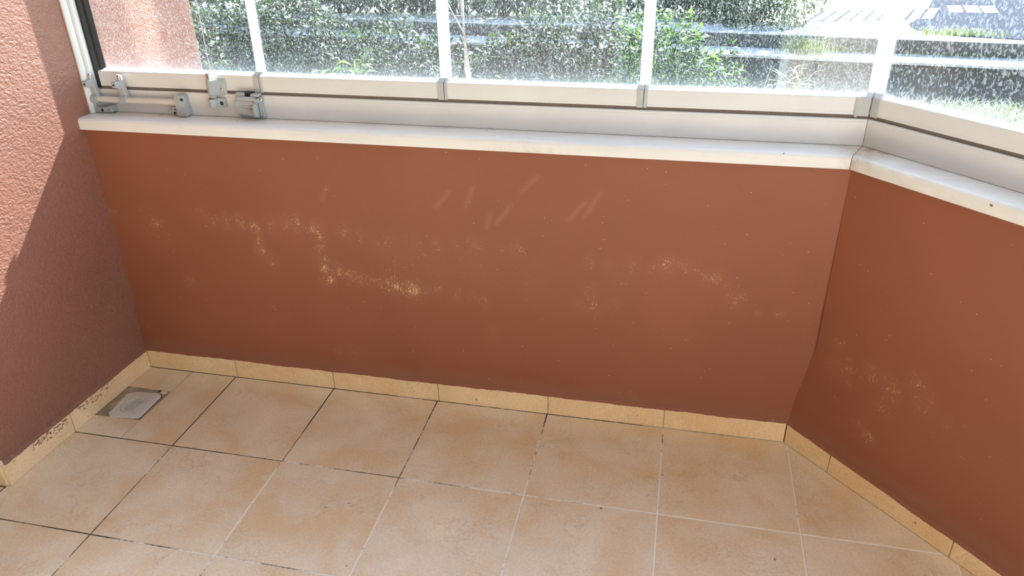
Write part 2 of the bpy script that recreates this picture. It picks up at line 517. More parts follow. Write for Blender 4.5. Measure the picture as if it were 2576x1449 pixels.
def seg_d(x, z, a, b):
    dx, dz = b[0] - a[0], b[1] - a[1]
    t = max(0, min(1, ((x - a[0]) * dx + (z - a[1]) * dz) / (dx * dx + dz * dz)))
    return math.hypot(x - a[0] - t * dx, z - a[1] - t * dz)

def wall_face(name, s0, s1, z1, place, blobs, scuffs, back):
    """parapet wall: a fine inner face carrying wear attributes plus its body"""
    st = 0.0075
    nx = int((s1 - s0) / st); nz = int(z1 / st)
    vs_, fs, chips, dust, scuff = [], [], [], [], []
    for j in range(nz + 1):
        z = z1 * j / nz
        for i in range(nx + 1):
            s = s0 + (s1 - s0) * i / nx
            vs_.append(place(s, 0.0, z))
            c = 0
            for bx, bz, r, w in blobs:
                q = ((s - bx) ** 2 + (z - bz) ** 2) / (1.75 * r * r)
                if q < 6:
                    c = max(c, w * math.exp(-q * 0.8))
            chips.append(c)
            dust.append(max(0, 1 - max(0, z - 0.07) / 0.07) + 0.5 * max(0, 1 - (z1 - z) / 0.03))
            k = 0
            for a, b in scuffs:
                d = seg_d(s, z, a, b)
                if d < 0.02:
                    k = max(k, math.exp(-(d / 0.006) ** 2))
            scuff.append(k)
    for j in range(nz):
        for i in range(nx):
            a = j * (nx + 1) + i
            fs.append((a, a + 1, a + nx + 2, a + nx + 1))
    n = len(vs_)
    for (s, o, z) in ((s0, 0, -.9), (s1, 0, -.9), (s1, back, -.9), (s0, back, -.9), (s0, 0, 0), (s1, 0, 0), (s1, back, z1), (s0, back, z1), (s0, 0, z1), (s1, 0, z1)):
        vs_.append(place(s, o, z)); chips.append(0); dust.append(0); scuff.append(0)
    A = lambda *k: tuple(n + i for i in k)
    fs += [A(0, 1, 5, 4), A(3, 2, 6, 7)[::-1], A(8, 9, 6, 7), A(0, 3, 7, 8, 4), A(1, 5, 9, 6, 2), A(0, 3, 2, 1)]
    me = bpy.data.meshes.new(name)
    me.from_pydata(vs_, [], fs)
    for nm, arr in (('chips', chips), ('dust', dust), ('scuff', scuff)):
        at = me.attributes.new(nm, 'FLOAT', 'POINT')
        at.data.foreach_set('value', arr)
    me.materials.append(M['paint'])
    o = bpy.data.objects.new(name, me)
    col.objects.link(o)
    return o

cx, cy = corner(WO)
def flare(z, amount):           # plaster swells forward to meet the skirting
    t = min(1.0, max(0.0, (0.34 - z) / 0.27))
    return -amount * t * t * (3 - 2 * t)
wall_front = wall_face('wall_front', -0.45, cx, H_SILL, lambda s, o, z: (s + (o * MIT if s > 1 else 0), Y0 + WO + o + (flare(z, .0085) if o == 0 else 0), z), FRONT, SCUFF, 0.16)
structure(wall_front, 'terracotta painted parapet wall with pale flaking patches under the marble sill', 'wall')
wall_right = wall_face('wall_right', -0.03, LEN, H_SILL, lambda s, o, z: (cx + DX * s + NX * (o + (flare(z, .0290) if o == 0 else 0)) + (0 if s > .01 else (MIT * o - NX * o)), cy + DY * s + NY * (o + (flare(z, .0290) if o == 0 else 0)) + (0 if s > .01 else (o - NY * o)), z), RIGHT, [], 0.16)
structure(wall_right, 'terracotta parapet wall of the angled wing, sprinkled with pale specks', 'wall')

# left pier: stucco wall running from the balcony out past the window, rounded outer corner
outline = [(xw(-0.222), -0.222)]
ys = [-0.222 + (0.90 + 0.222) * i / 8 for i in range(1, 9)]
outline += [(xw(y), y) for y in ys]
rc = 0.07
for k in range(1, 10):
    a = R(90 * k / 9)
    outline.append((xw(0.90) - rc + rc * math.cos(a), 0.90 + rc * math.sin(a)))
outline += [(-1.3, 0.97), (-1.3, -0.222)]
mb = MB().prism(outline, 'z', -0.9, 2.62)
wall_left = structure(mb.build('wall_left', M['stucco'], smooth=True), 'rough stucco side wall, half in sun, beside the lock bar', 'wall')

# mortar fillets and ragged paint edges above the skirting
def strip(name, parent, rows, mat):
    """rows: lists of points from the wall down over the skirting edge"""
    vs_, fs = [], []
    m = len(rows[0])
    for r in rows:
        vs_ += list(r)
    for i in range(len(rows) - 1):
        for k in range(m - 1):
            fs.append((m * i + k, m * i + k + 1, m * (i + 1) + k + 1, m * (i + 1) + k))
    me = bpy.data.meshes.new(name)
    me.from_pydata(vs_, [], fs)
    at = me.attributes.new('dust', 'FLOAT', 'POINT')
    at.data.foreach_set('value', [0.6] * len(vs_))
    me.materials.append(mat)
    o = bpy.data.objects.new(name, me)
    col.objects.link(o)
    o.parent = parent
    return o

def rag(t, seed, amp):
    n1 = noise.noise(Vector((t * 9, seed, 0)))
    n2 = noise.noise(Vector((t * 45, seed, 3)))
    n3 = noise.noise(Vector((t * 160, seed, 7)))
    return amp * (0.9 * n1 + 0.6 * n2 + 0.35 * n3)

BF = 0.0035                     # front skirting face offset
BR = -0.018                     # right skirting face offset
HB = 0.0655
def right_h(s):
    return 0.0625 - 0.016 * min(1, s / 0.6)
def right_face(s):              # s measured from the skirting corner
    return (1.6566 + DX * s, 0.3385 + DY * s)
def rpt(s, dn, z):
    x, y = right_face(s)
    return (x + NX * dn, y + NY * dn, z)

rows = []
for i in range(420):
    x = -0.31 + (1.657 + 0.31) * i / 419
    b = min(HB - 0.0022 + rag(x, 1.3, 0.0030), HB + 0.0005)
    rows.append(((x, Y0 + BF + 0.0075, HB + 0.0090 + rag(x, 5, .002)), (x, Y0 + BF + 0.0002, HB + 0.0018), (x, Y0 + BF - 0.0007, HB + 0.0008), (x, Y0 + BF - 0.0007, b)))
strip('paint_edge', wall_front, rows, M['paint'])
rows = []
for i in range(360):
    s = -0.002 + 1.45 * i / 359
    h = right_h(s)
    b = min(h - 0.0008 + rag(s, 8.1, 0.0024), h + .0005)
    rows.append((rpt(s, 0.0085, h + 0.012 + rag(s, 9, .002)), rpt(s, .0002, h + .0022), rpt(s, -0.0007, h + .0010), rpt(s, -0.0007, b)))
strip('paint_edge', wall_right, rows, M['paint'])
rows = []
for i in range(300):
    y = -0.222 + 0.56 * i / 299
    h = min(0.0665 - 0.003 + rag(y, 4.2, 0.0042), .0675)
    xx = xw(y) + 0.0062
    rows.append(((xx - 0.0065, y, 0.0735), (xx - .0002, y, .0690), (xx + 0.0007, y, 0.0680), (xx + 0.0007, y, h)))
strip('paint_edge', wall_left, rows, M['stucco'])

# rest of the enclosure (behind and around the camera)
BACK = -2.2
mb = MB().box(-1.3, xw(-.222) - 0.004, -0.2225, -0.21, 0, 2.62)
structure(mb.build('wall_return', M['stucco']), 'terracotta stucco face turning the corner of the side pier', 'wall')
wx, wy = wing(WO, LEN)
structure(MB().box(wx, wx + 0.15, BACK, wy, -0.05, 0.82).build('wall_side', M['plaster']), 'pale plaster parapet closing the balcony beyond the angled wing', 'wall')
structure(MB().box(-1.45, -1.3, BACK, -0.21, -0.05, 2.62).build('wall_end', M['stucco']), 'terracotta stucco end wall at the narrow end of the balcony', 'wall')
mb = MB()
# house wall with window and door openings
for a, b, z0, z1 in ((-1.45, -0.87, 0, 2.62), (-0.87, 0.87, 0, 0.62), (-0.87, 0.87, 2.1, 2.62), (0.87, 0.905, 0, 2.62), (0.905, 1.86, 2.1, 2.62), (1.86, wx + .15, 0, 2.62)):
    mb.box(a, b, BACK - 0.2, BACK, z0, z1)
wall_back = structure(mb.build('wall_back', simple('rose_plaster', srgb(214, 190, 176), 0.85, 0, 0.05, 20, 0.2)), 'rose plaster house wall facing the balcony glazing', 'wall')
pts = [(-1.45, BACK - .2), (wx + .15, BACK - .2), (wx + .15, wy + .1), wing(0.30, 1.5), corner(0.30), (-1.3, 0.635), (-1.45, -.2)]
structure(MB().prism(pts, 'z', 2.62, 2.8).build('ceiling', M['ceiling']), 'white painted soffit above the glazed balcony', 'ceiling')

# house window (its lower frame with drain slots mirrors in the glazing) and door
hw = empty('window_6', (0, BACK, 0.62))
structure(hw, 'white plastic house window with two drain slots along its bottom frame', 'window')
def part(mb, name, mat, parent, **kw):
    o = mb.build(name, mat, parent, **kw)
    if parent is not None and parent.type == 'EMPTY':
        o.matrix_parent_inverse = Matrix.Translation(-Vector(parent.location))
    return o
part(MB().box(-.87, .87, BACK - .06, BACK + .02, .62, .70), 'bottom_frame', M['white'], hw, bevel=.004)
part(MB().box(-.87, .87, BACK - .05, BACK + .005, .703, .80), 'sash_rail', M['white'], hw, bevel=.006)
for a, b in ((-.87, -.80), (.80, .87), (-.04, .04)):
    part(MB().box(a, b, BACK - .05, BACK + .01, .70, 2.1), 'frame_post', M['white'], hw, bevel=.004)
part(MB().box(-.87, .87, BACK - .05, BACK + .01, 2.02, 2.1), 'head_frame', M['white'], hw, bevel=.004)
for x in (-.445, .625):
    part(MB().box(x - .022, x + .022, BACK + .004, BACK + .008, .732, .741), 'drain_slot', M['dark'], hw)
part(MB().box(-.8, .8, BACK - .035, BACK - .028, .80, 2.02), 'glass_pane', M['house_glass'], hw)
hd = empty('door_1', (1.38, BACK, 0))
structure(hd, 'white framed glazed house door beside the plastic window', 'door')
for a, b in ((.905, .955), (1.81, 1.86)):
    part(MB().box(a, b, BACK - .08, BACK + .03, 0, 2.1), 'door_jamb', M['white'], hd, bevel=.004)
part(MB().box(.955, 1.81, BACK - .07, BACK + .02, 2.04, 2.1), 'door_head', M['white'], hd)
part(MB().box(.96, 1.805, BACK - .06, BACK - .02, 0.0, .32), 'door_panel', M['dark'], hd)
part(MB().box(.96, 1.805, BACK - .045, BACK - .035, .32, 2.04), 'glass_pane', M['house_glass'], hd)
structure(MB().box(-1.45, wx + .15, BACK - 1.6, BACK - 1.5, -0.05, 2.62).build('wall_room', simple('dim_room_wall', srgb(90, 82, 74), .9)), 'dim inner room wall seen through the house glazing', 'wall')

# ------------------------------------------------------------------ floor
floor = MB().add([(-1.45, BACK, -.0013), (wx + .15, BACK, -.0013), (wx + .15, wy, -.0013), wing(WO, 1.2) + (-.0013,), (cx, cy, -.0013), (-1.3, cy, -.0013),
                  (-1.45, BACK, -.06), (wx + .15, BACK, -.06), (wx + .15, wy, -.06), wing(WO, 1.2) + (-.06,), (cx, cy, -.06), (-1.3, cy, -.06)],
                 [(0, 1, 2, 3, 4, 5), (11, 10, 9, 8, 7, 6)] + [(i, (i + 1) % 6, 6 + (i + 1) % 6, 6 + i) for i in range(6)]).build('floor', M['grout'])
structure(floor, 'beige square tiled balcony floor with pale stained grout', 'floor')

def clip(poly, a, b, c):        # keep a*x+b*y <= c
    out = []
    for i in range(len(poly)):
        p, q = poly[i], poly[(i + 1) % len(poly)]
        fp, fq = a * p[0] + b * p[1] - c, a * q[0] + b * q[1] - c
        if fp <= 0:
            out.append(p)
        if (fp < 0 < fq) or (fq < 0 < fp):
            t = fp / (fp - fq)
            out.append((p[0] + t * (q[0] - p[0]), p[1] + t * (q[1] - p[1])))
    return out
def make_tile(poly, parent=floor):
    if len(poly) < 3:
        return
    c = (sum(p[0] for p in poly) / len(poly), sum(p[1] for p in poly) / len(poly))
    top = []
    for p in poly:
        d = math.hypot(p[0] - c[0], p[1] - c[1])
        k = 1 - 0.0008 / max(d, .02)
        top.append((c[0] + (p[0] - c[0]) * k, c[1] + (p[1] - c[1]) * k))
    n = len(poly)
    lift = random.uniform(-.0002, .0002)
    vs_ = [(p[0], p[1], -.004) for p in poly] + [(p[0], p[1], -.0005 + lift) for p in poly] + [(p[0], p[1], lift) for p in top]
    fs = [tuple(range(2 * n, 3 * n))]
    for r in (0, n):
        fs += [(r + i, r + (i + 1) % n, r + n + (i + 1) % n, r + n + i) for i in range(n)]
    MB().add(vs_, fs).build('tile', M['tile'], parent)

G = 0.0019
rx = (1.6566, 0.3385)
cc = NX * rx[0] + NY * rx[1] - 0.0012
for j in range(1, -7, -1):
    y1 = j * S - G if j <= 0 else Y0 + BF - .0012
    y0 = (j - 1) * S + G
    if y1 < BACK:
        continue
    for i in range(-4, 9):
        x0, x1 = i * S + G, (i + 1) * S - G
        if j >= 1:
            if i < 0:
                continue
        yy1 = y1
        if j == 0 and i < -1:
            yy1 = -0.235
        if yy1 <= y0:
            continue
        poly = clip([(x0, max(y0, BACK)), (x1, max(y0, BACK)), (x1, yy1), (x0, yy1)], NX, NY, cc)
        make_tile(poly)
# the cut tiles around the floor drain
xl = -0.316
xm = -0.1660
make_tile([(xm + .0008, G), (-G, G), (-G, Y0 + BF - .0012), (xm + .0148, Y0 + BF - .0012)])
make_tile([(xl, G), (xm - .0008, G), (xm + .0026, .0835), (xl, .0800)])
make_tile([(xl, .229), (xm + .0086, .2285), (xm + .0132, Y0 + BF - .0012), (xl, Y0 + BF - .0012)])

# mortar bed in the drain opening
mb = MB()
mb.add([(xl - .004, .0790, -.0009), (xm + .005, .0825, -.0009), (xm + .011, .2290, -.0009), (xl - .004, .2295, -.0009)], [(0, 1, 2, 3)])
bed = mb.build('mortar_bed', M['mortar'], floor)

# ------------------------------------------------------------------ skirting
def skirt_piece(parent, a, b, nrm, h, t=0.009, z0=0.0):
    """one skirting tile from plan point a to b, face outwards along -nrm"""
    h0, h1 = (h, h) if not isinstance(h, tuple) else h
    q = [(a[0], a[1]), (b[0], b[1]), (b[0] + nrm[0] * t, b[1] + nrm[1] * t), (a[0] + nrm[0] * t, a[1] + nrm[1] * t)]
    hh = [h0, h1, h1, h0]
    vs_ = [(p[0], p[1], z0) for p in q] + [(p[0], p[1], k) for p, k in zip(q, hh)]
    return MB().add(vs_, [(0, 3, 2, 1), (4, 5, 6, 7), (0, 1, 5, 4), (1, 2, 6, 5), (2, 3, 7, 6), (3, 0, 4, 7)]).build('skirting_tile', M['skirting'], parent, bevel=.0008, seg=1)
def skirt_base(name, a, b, nrm, h, label):
    q = [(a[0] + nrm[0] * .002, a[1] + nrm[1] * .002), (b[0] + nrm[0] * .002, b[1] + nrm[1] * .002), (b[0] + nrm[0] * .012, b[1] + nrm[1] * .012), (a[0] + nrm[0] * .012, a[1] + nrm[1] * .012)]
    o = MB().prism(q, 'z', 0, h).build(name, M['skirt_grout'])
    return structure(o, label, 'baseboard')
bb = skirt_base('baseboard_front', (-.305, Y0 + BF), (1.655, Y0 + BF), (0, 1), HB - .003, 'cream tile skirting along the front parapet wall')
js = [-.312, .0072, .3362, .6705, 1.0012, 1.3305, 1.657]
for a, b in zip(js[:-1], js[1:]):
    dz = random.uniform(-.0015, .0012)
    skirt_piece(bb, (a + .0016, Y0 + BF + random.uniform(0, .0008)), (b - .0016, Y0 + BF + random.uniform(0, .0008)), (0, 1), HB + dz)
br = skirt_base('baseboard_right', right_face(.0), right_face(1.6), (NX, NY), .044, 'cream tile skirting along the angled wing wall')
js = [0.0, .142, .475, .808, 1.141, 1.474]
for a, b in zip(js[:-1], js[1:]):
    skirt_piece(br, right_face(a + .0015), right_face(b - .0015), (NX, NY), (right_h(a), right_h(b)))
def left_face(y):
    return (xw(y) + 0.0062, y)
bl = skirt_base('baseboard_left', left_face(-.222), left_face(.335), (-1, 0), .06, 'cream tile skirting smeared with paint below the stucco side wall')
js = [-.2275, .003, .3375]
for a, b in zip(js[:-1], js[1:]):
    skirt_piece(bl, left_face(a + .0012), left_face(b - .0012), (-1, 0), .067)
ex, ey = left_face(-.2275)
bt = skirt_base('baseboard_return', (ex - .012, -.2305), (-1.3, -.2305), (0, 1), .06, 'short skirting piece turning the corner of the pier')
skirt_piece(bt, (ex - .0075, -.2325), (ex - .33, -.2325), (0, 1), .067)
skirt_piece(bt, (ex - .332, -.2325), (ex - .66, -.2325), (0, 1), .067)

# smears of wall paint left on the side skirting (thin dabs)
mb = MB()
rnd = random.Random(3)
for k in range(150):
    y = rnd.uniform(-.2, .17)
    dens = noise.noise(Vector((y * 14, 2.2, 0)))
    if dens < -.05:
        continue
    z = .062 - abs(rnd.gauss(0, .010)) - .002
    if z < .02:
        continue
    l, w = rnd.uniform(.002, .007), rnd.uniform(.0006, .0018)
    a = rnd.uniform(-.6, .9)
    x0 = xw(y) + .0062 + .0007
    pts = []
    m = 7
    for i in range(m):
        t = 2 * math.pi * i / m
        r = rnd.uniform(.6, 1.2)
        u, v_ = l * math.cos(t) * r, w * math.sin(t) * r
        pts.append((x0 - .0002 * 0, y + u * math.cos(a) - v_ * math.sin(a), z + u * math.sin(a) + v_ * math.cos(a)))
    mb.add(pts, [tuple(range(m))])
sm = mb.build('paint_smear', simple('dried_paint_smear', srgb(128, 84, 64), .6), bl)
sm['kind'] = 'stuff'

# white plaster lump on the pier's skirting corner
def lump(name, loc, size, mat, parent, seed=0, sub=2):
    import bmesh
    bm = bmesh.new()
    bmesh.ops.create_icosphere(bm, subdivisions=sub, radius=1)
    for v_ in bm.verts:
        k = 1 + .35 * noise.noise(v_.co * 1.7 + Vector((seed, 0, 0)))
        v_.co = Vector((v_.co.x * size[0] * k + loc[0], v_.co.y * size[1] * k + loc[1], v_.co.z * size[2] * k + loc[2]))
    me = bpy.data.meshes.new(name)
    bm.to_mesh(me); bm.free()
    me.materials.append(mat)
    o = bpy.data.objects.new(name, me)
    col.objects.link(o)
    if parent:
        o.parent = parent
    return o
lump('plaster_lump', (ex - .006, -.226, .073), (.006, .006, .008), M['crumb'], bt, 4)

# ------------------------------------------------------------------ floor drain
drain = empty('floor_drain', (-.228, .1455, 0))
tag(drain, 'grimy white square floor drain with round slotted grate in the corner', 'drain')
def local(o, p):                # parts authored in world coordinates
    o.parent = p
    o.matrix_parent_inverse = Matrix.Translation(-Vector(p.location))
    return o
def plate_outline(g):
    ring = [(-.275 - g, .094), (-.262, .0805 - g), (-.186, .0850 - g), (-.1690 + g, .0905), (-.1690 + g, .196), (-.184, .2125 + g), (-.262, .2065 + g), (-.2835 - g, .190)]
    return ring
CX, CY, CR = -.2265, .1435, .0345
def ringplate(outer, r, z0, z1, seg=64):
    # plate with a round hole: connect resampled outline to the circle
    def ray_hit(ang):
        dx, dy = math.cos(ang), math.sin(ang)
        best = 1e9
        for i in range(len(outer)):
            p, q = outer[i], outer[(i + 1) % len(outer)]
            ax, ay, bx, by = p[0] - CX, p[1] - CY, q[0] - p[0], q[1] - p[1]
            den = dx * by - dy * bx
            if abs(den) < 1e-9:
                continue
            t = (ax * by - ay * bx) / den
            u = (ax * dy - ay * dx) / den
            if t > 0 and -1e-6 <= u <= 1 + 1e-6:
                best = min(best, t)
        return best
    vs_, fs = [], []
    for k in range(seg):
        a = 2 * math.pi * k / seg
        t = ray_hit(a)
        c, s = math.cos(a), math.sin(a)
        vs_ += [(CX + c * t, CY + s * t, z0), (CX + c * t, CY + s * t, z1 - .0006), (CX + c * (t - .0012), CY + s * (t - .0012), z1), (CX + c * r, CY + s * r, z1), (CX + c * r, CY + s * r, z0)]
    for k in range(seg):
        a, b = 5 * k, 5 * ((k + 1) % seg)
        for i in range(4):
            fs.append((a + i, b + i, b + i + 1, a + i + 1))
    return MB().add(vs_, fs)
local(MB().prism(plate_outline(.0022), 'z', -.0012, -.00045).build('gap', M['dark']), drain)
local(ringplate(plate_outline(0), CR + .0028, -.004, .0016).build('plate', M['drain'], smooth=True), drain)
grate = local(MB().build('grate', M['drain']), drain)
bpy.data.objects.remove(grate)
rim = []
seg = 64
def ring(r0, r1, z0, z1):
    vs_, fs = [], []
    for k in range(seg):
        a = 2 * math.pi * k / seg
        c, s = math.cos(a), math.sin(a)
        vs_ += [(CX + c * r0, CY + s * r0, z0), (CX + c * r0, CY + s * r0, z1), (CX + c * r1, CY + s * r1, z1), (CX + c * r1, CY + s * r1, z0)]
    for k in range(seg):
        a, b = 4 * k, 4 * ((k + 1) % seg)
        for i in range(4):
            fs.append((a + i, b + i, b + (i + 1) % 4, a + (i + 1) % 4))
    return MB().add(vs_, fs)
grate = local(ring(CR - .0035, CR + .0020, -.004, .0022).build('grate_rim', M['drain'], smooth=True), drain)
ang = R(82)
ux, uy = math.cos(ang), math.sin(ang)
# solid crescents on both sides of the slots
def crescent(sgn, lim):
    pts = []
    r = CR - .0034
    a0 = math.acos(lim / r)
    for k in range(25):
        a = -a0 + 2 * a0 * k / 24
        lx, ly = r * math.cos(a) * sgn, r * math.sin(a)
        pts.append((CX + lx * uy + ly * ux, CY - lx * ux + ly * uy))
    return pts
local(MB().prism(crescent(1, .0150), 'z', -.003, .0004).build('grate_web', M['drain']), drain)
local(MB().prism(crescent(-1, .0165), 'z', -.003, .0004).build('grate_web', M['drain']), drain)
local(MB().prism([(CX + (CR - .003) * math.cos(2 * math.pi * k / 40), CY + (CR - .003) * math.sin(2 * math.pi * k / 40)) for k in range(40)], 'z', -.0012, -.0010).build('sump', simple('murky_drain_shadow', srgb(74, 60, 46), .8)), drain)
for k in range(8):
    off = -.0148 + .0040 * k
    half = math.sqrt(max(.00001, (CR - .0034) ** 2 - off * off))
    c0 = (CX + off * uy, CY - off * ux)
    w = .00095
    q = [(c0[0] - ux * half + uy * w, c0[1] - uy * half - ux * w), (c0[0] + ux * half + uy * w, c0[1] + uy * half - ux * w), (c0[0] + ux * half - uy * w, c0[1] + uy * half + ux * w), (c0[0] - ux * half - uy * w, c0[1] - uy * half + ux * w)]
    local(MB().prism(q, 'z', -.0009, .0012).build('grate_bar', M['drain']), drain)
pc = lump('mortar_crumb', (-.176, .2195, .0005), (.012, .008, .0035), M['crumb'], floor, 2)
lump('mortar_crumb', (-.191, .2225, .0003), (.006, .005, .0025), simple('rusty_crumb', srgb(92, 52, 36), .9), floor, 9)

# ------------------------------------------------------------------ marble sills
def slab_attr(o, fn):
    me = o.data
    at = me.attributes.new('stain', 'FLOAT', 'POINT')
    at.data.foreach_set('value', [fn(v.co) for v in me.vertices])
def fine_profile():
    # nose with rounded upper edge
    prof = [(.030, H_SILL), (.0, H_SILL), (-.0005, H_SILL + .003), (-.0005, H_SILL + .022)]
    for k in range(1, 6):
        a = R(90 * k / 5)
        prof.append((.0085 - .009 * math.cos(a), H_SILL + .022 + .009 * math.sin(a)))
    prof += [(.040, .8172), (.068, .8170), (.0806, .8168), (.10, .8165), (.155, .8160), (.155, H_SILL)]
    return prof
def sill(name, label, front):
    prof = fine_profile()
    mb = MB()
    n = len(prof)
    cuts = 60
    vs_ = []
    for i in range(cuts + 1):
        t = i / cuts
        for o, z in prof:
            if front:
                xa = xw(Y0 + o) - .002
                xb = corner(o)[0] - .0007
                wob = .0006 * noise.noise(Vector((t * 40, z * 100, 0))) if o < .001 else 0
                vs_.append((xa + (xb - xa) * t, Y0 + o + wob, z))
            else:
                a = corner(o); b = wing(o, LEN)
                wob = .0006 * noise.noise(Vector((t * 40, z * 100, 9))) if o < .001 else 0
                ax, ay = a[0] + DX * .0007, a[1] + DY * .0007
                vs_.append((ax + (b[0] - ax) * t + NX * wob, ay + (b[1] - ay) * t + NY * wob, z))
    fs = []
    for i in range(cuts):
        for k in range(n):
            a, b = i * n + k, i * n + (k + 1) % n
            fs.append((a, b, b + n, a + n))
    fs += [tuple(range(n)), tuple(range(cuts * n, cuts * n + n))]
    o = mb.add(vs_, fs).build(name, M['marble'], smooth=True)
    if front:
        slab_attr(o, lambda c: max(0, 1 - abs(c.y - (Y0 + .0806)) / .016) * .55 + (.5 * math.exp(-((c.x - .95) / .12) ** 2) if c.y < Y0 + .002 else 0) * (1 if c.z < .80 else .3) + .8 * math.exp(-((c.x - 1.70) / .03) ** 2))
    else:
        slab_attr(o, lambda c: max(0, 1 - abs((c.x - X0) * NX + (c.y - Y0) * NY - .0806) / .016) * .5 + .9 * math.exp(-(((c.x - X0) * DX + (c.y - Y0) * DY) / .04) ** 2))
    return structure(o, label, 'window sill')
sill('trim_1', 'white marble sill slab under the front glazing', True)
sill('trim_2', 'white marble sill slab along the angled wing', False)
# dark dirt crack between the two slabs
mb = MB()
pa = [(corner(o)[0], corner(o)[1], z - .0004) for o, z in fine_profile()[1:12]]
vs_, fs = [], []
for p in pa:
    vs_ += [(p[0] - .0009, p[1] + .0003, p[2]), (p[0] + .0009, p[1] + .0003, p[2])]
for i in range(len(pa) - 1):
    fs.append((2 * i, 2 * i + 1, 2 * i + 3, 2 * i + 2))
mb.add(vs_, fs)
crack = mb.build('joint_crack', simple('dirty_joint', srgb(84, 62, 44), .9), bpy.data.objects['trim_1'])
# flaking filler along the underside of the sills
mb = MB()
rnd = random.Random(11)
for k in range(46):
    x = rnd.uniform(-.28, 1.6)
    l = rnd.uniform(.006, .03)
    d = rnd.uniform(.001, .004)
    y = Y0 + WO - .0008
    pts = [(x, y, H_SILL), (x + l, y, H_SILL)]
    m = 5
    for i in range(m):
        pts.append((x + l * (1 - (i + .5) / m), y, H_SILL - d * rnd.uniform(.3, 1.6)))
    mb.add(pts, [tuple(range(len(pts)))])
fl = mb.build('filler_flakes', M['crumb'], wall_front); fl['kind'] = 'stuff'
mb = MB()
for k in range(24):
    s = rnd.uniform(.05, .7)
    l = rnd.uniform(.01, .05); d = rnd.uniform(.001, .006)
    def q(ss, z):
        x, y = wing(WO - .0008, ss)
        return (x, y, z)
    pts = [q(s, H_SILL), q(s + l, H_SILL)] + [q(s + l * (1 - (i + .5) / 5), H_SILL - d * rnd.uniform(.3, 1.4)) for i in range(5)]
    mb.add(pts, [tuple(range(len(pts)))])
fl = mb.build('filler_flakes', M['crumb'], wall_right); fl['kind'] = 'stuff'

# ------------------------------------------------------------------ glazing track
TRACK = [(.0806, .8172), (.0806, .8715), (.0822, .8730), (.0812, .8738), (.0812, .8768), (.0835, .8790), (.100, .8790), (.100, .872), (.125, .872), (.125, .8795), (.14, .8795), (.14, .8172)]
t3 = sweep_front(MB(), TRACK, xw(.43) - .004, gap=.0004).build('trim_3', M['alu'], bevel=.0007, seg=1)
structure(t3, 'white aluminium bottom track of the front glazing', 'window track')
t4 = sweep_wing(MB(), TRACK, gap=.0004).build('trim_4', M['alu'], bevel=.0007, seg=1)
structure(t4, 'white aluminium bottom track along the angled wing', 'window track')
# brush seals standing in the track
BRUSH = [(.089, .8700), (.0885, .8870), (.093, .8875), (.095, .8700)]
sweep_front(MB(), BRUSH, xw(.43), gap=.0).build('brush_seal', M['brush'], t3)
sweep_wing(MB(), BRUSH).build('brush_seal', M['brush'], t4)
# top track and header above (out of the picture, shades the soffit)
HEAD = [(.075, 2.36), (.075, 2.44), (.145, 2.44), (.145, 2.36)]
structure(sweep_wing(sweep_front(MB(), HEAD, -.34), HEAD).build('trim_5', M['alu']), 'white aluminium top track over the balcony glazing', 'window track')
LINT = [(.02, 2.44), (.02, 2.63), (.20, 2.63), (.20, 2.44)]
structure(sweep_wing(sweep_front(MB(), LINT, -.34), LINT).build('wall_header', M['plaster']), 'plaster header above the balcony glazing', 'wall')

# left jamb channel
jm = empty('trim_6', (-.31, .42, .8172))
structure(jm, 'white aluminium side channel of the glazing against the stucco wall', 'window frame')
# profile in plan (x, y)
local(MB().prism([(xw(.4) - .004, .386), (xw(.4) + .004, .384), (xw(.4) + .010, .392), (xw(.4) + .0105, .4005), (xw(.4) - .004, .4005)], 'z', .8172, 2.4).build('outer_bead', M['alu'], bevel=.002), jm)
local(MB().prism([(xw(.4) - .004, .401), (-.2945, .401), (-.2890, .4045), (-.2870, .411), (-.2870, .447), (xw(.4) - .004, .447)], 'z', .8172, 2.4).build('channel', M['alu'], bevel=.0015), jm)
local(MB().prism([(-.2865, .418), (-.2800, .4185), (-.2760, .428), (-.2690, .430), (-.2620, .4405), (-.2865, .446)], 'z', .882, 2.4).build('gasket', M['rubber'], bevel=.001), jm)

# ------------------------------------------------------------------ sashes
RAIL = [(.0866, .8870), (.0866, .8935), (.0873, .8940), (.0866, .8945), (.0866, .9245), (.0885, .9275), (.1035, .9335), (.1035, .9335), (.1075, .9335), (.1200, .9275), (.1200, .8870)]
CAPP = [(.0845, .8845), (.0845, .9265), (.0875, .9300), (.1035, .9362), (.1080, .9362), (.1220, .9290), (.1220, .8845)]
GY = .1045                       # glass offset
def glass_pane(name, corners, parent, mat, z0=.9325, z1=2.37):
    # the outer face carries the dried rain marks and the low glow, the rest is clean glass
    """pane given by plan points a->b and thickness direction"""
    a, b, t = corners
    zs = [z0, z0 + .03, z0 + .08, z1]
    vs_, fs, low = [], [], []
    for z in zs:
        for p in (a, b, (b[0] + t[0], b[1] + t[1]), (a[0] + t[0], a[1] + t[1])):
            vs_.append((p[0], p[1], z))
        low += [{z0: 1.0, z0 + .03: .28, z0 + .08: .0, z1: 0.0}[z]] * 4
    for k in range(len(zs) - 1):
        for i in range(4):
            fs.append((4 * k + i, 4 * k + (i + 1) % 4, 4 * k + 4 + (i + 1) % 4, 4 * k + 4 + i))
    n = 4 * (len(zs) - 1)
    fs += [(3, 2, 1, 0), (n, n + 1, n + 2, n + 3)]
    me = bpy.data.meshes.new(name)
    me.from_pydata(vs_, [], fs)
    at = me.attributes.new('low', 'FLOAT', 'POINT')
    at.data.foreach_set('value', low)
    me.materials.append(M['glass_clean'])
    me.materials.append(mat)
    for k in range(len(zs) - 1):
        me.polygons[4 * k + 2].material_index = 1
    o = bpy.data.objects.new(name, me)
    col.objects.link(o)
    return o
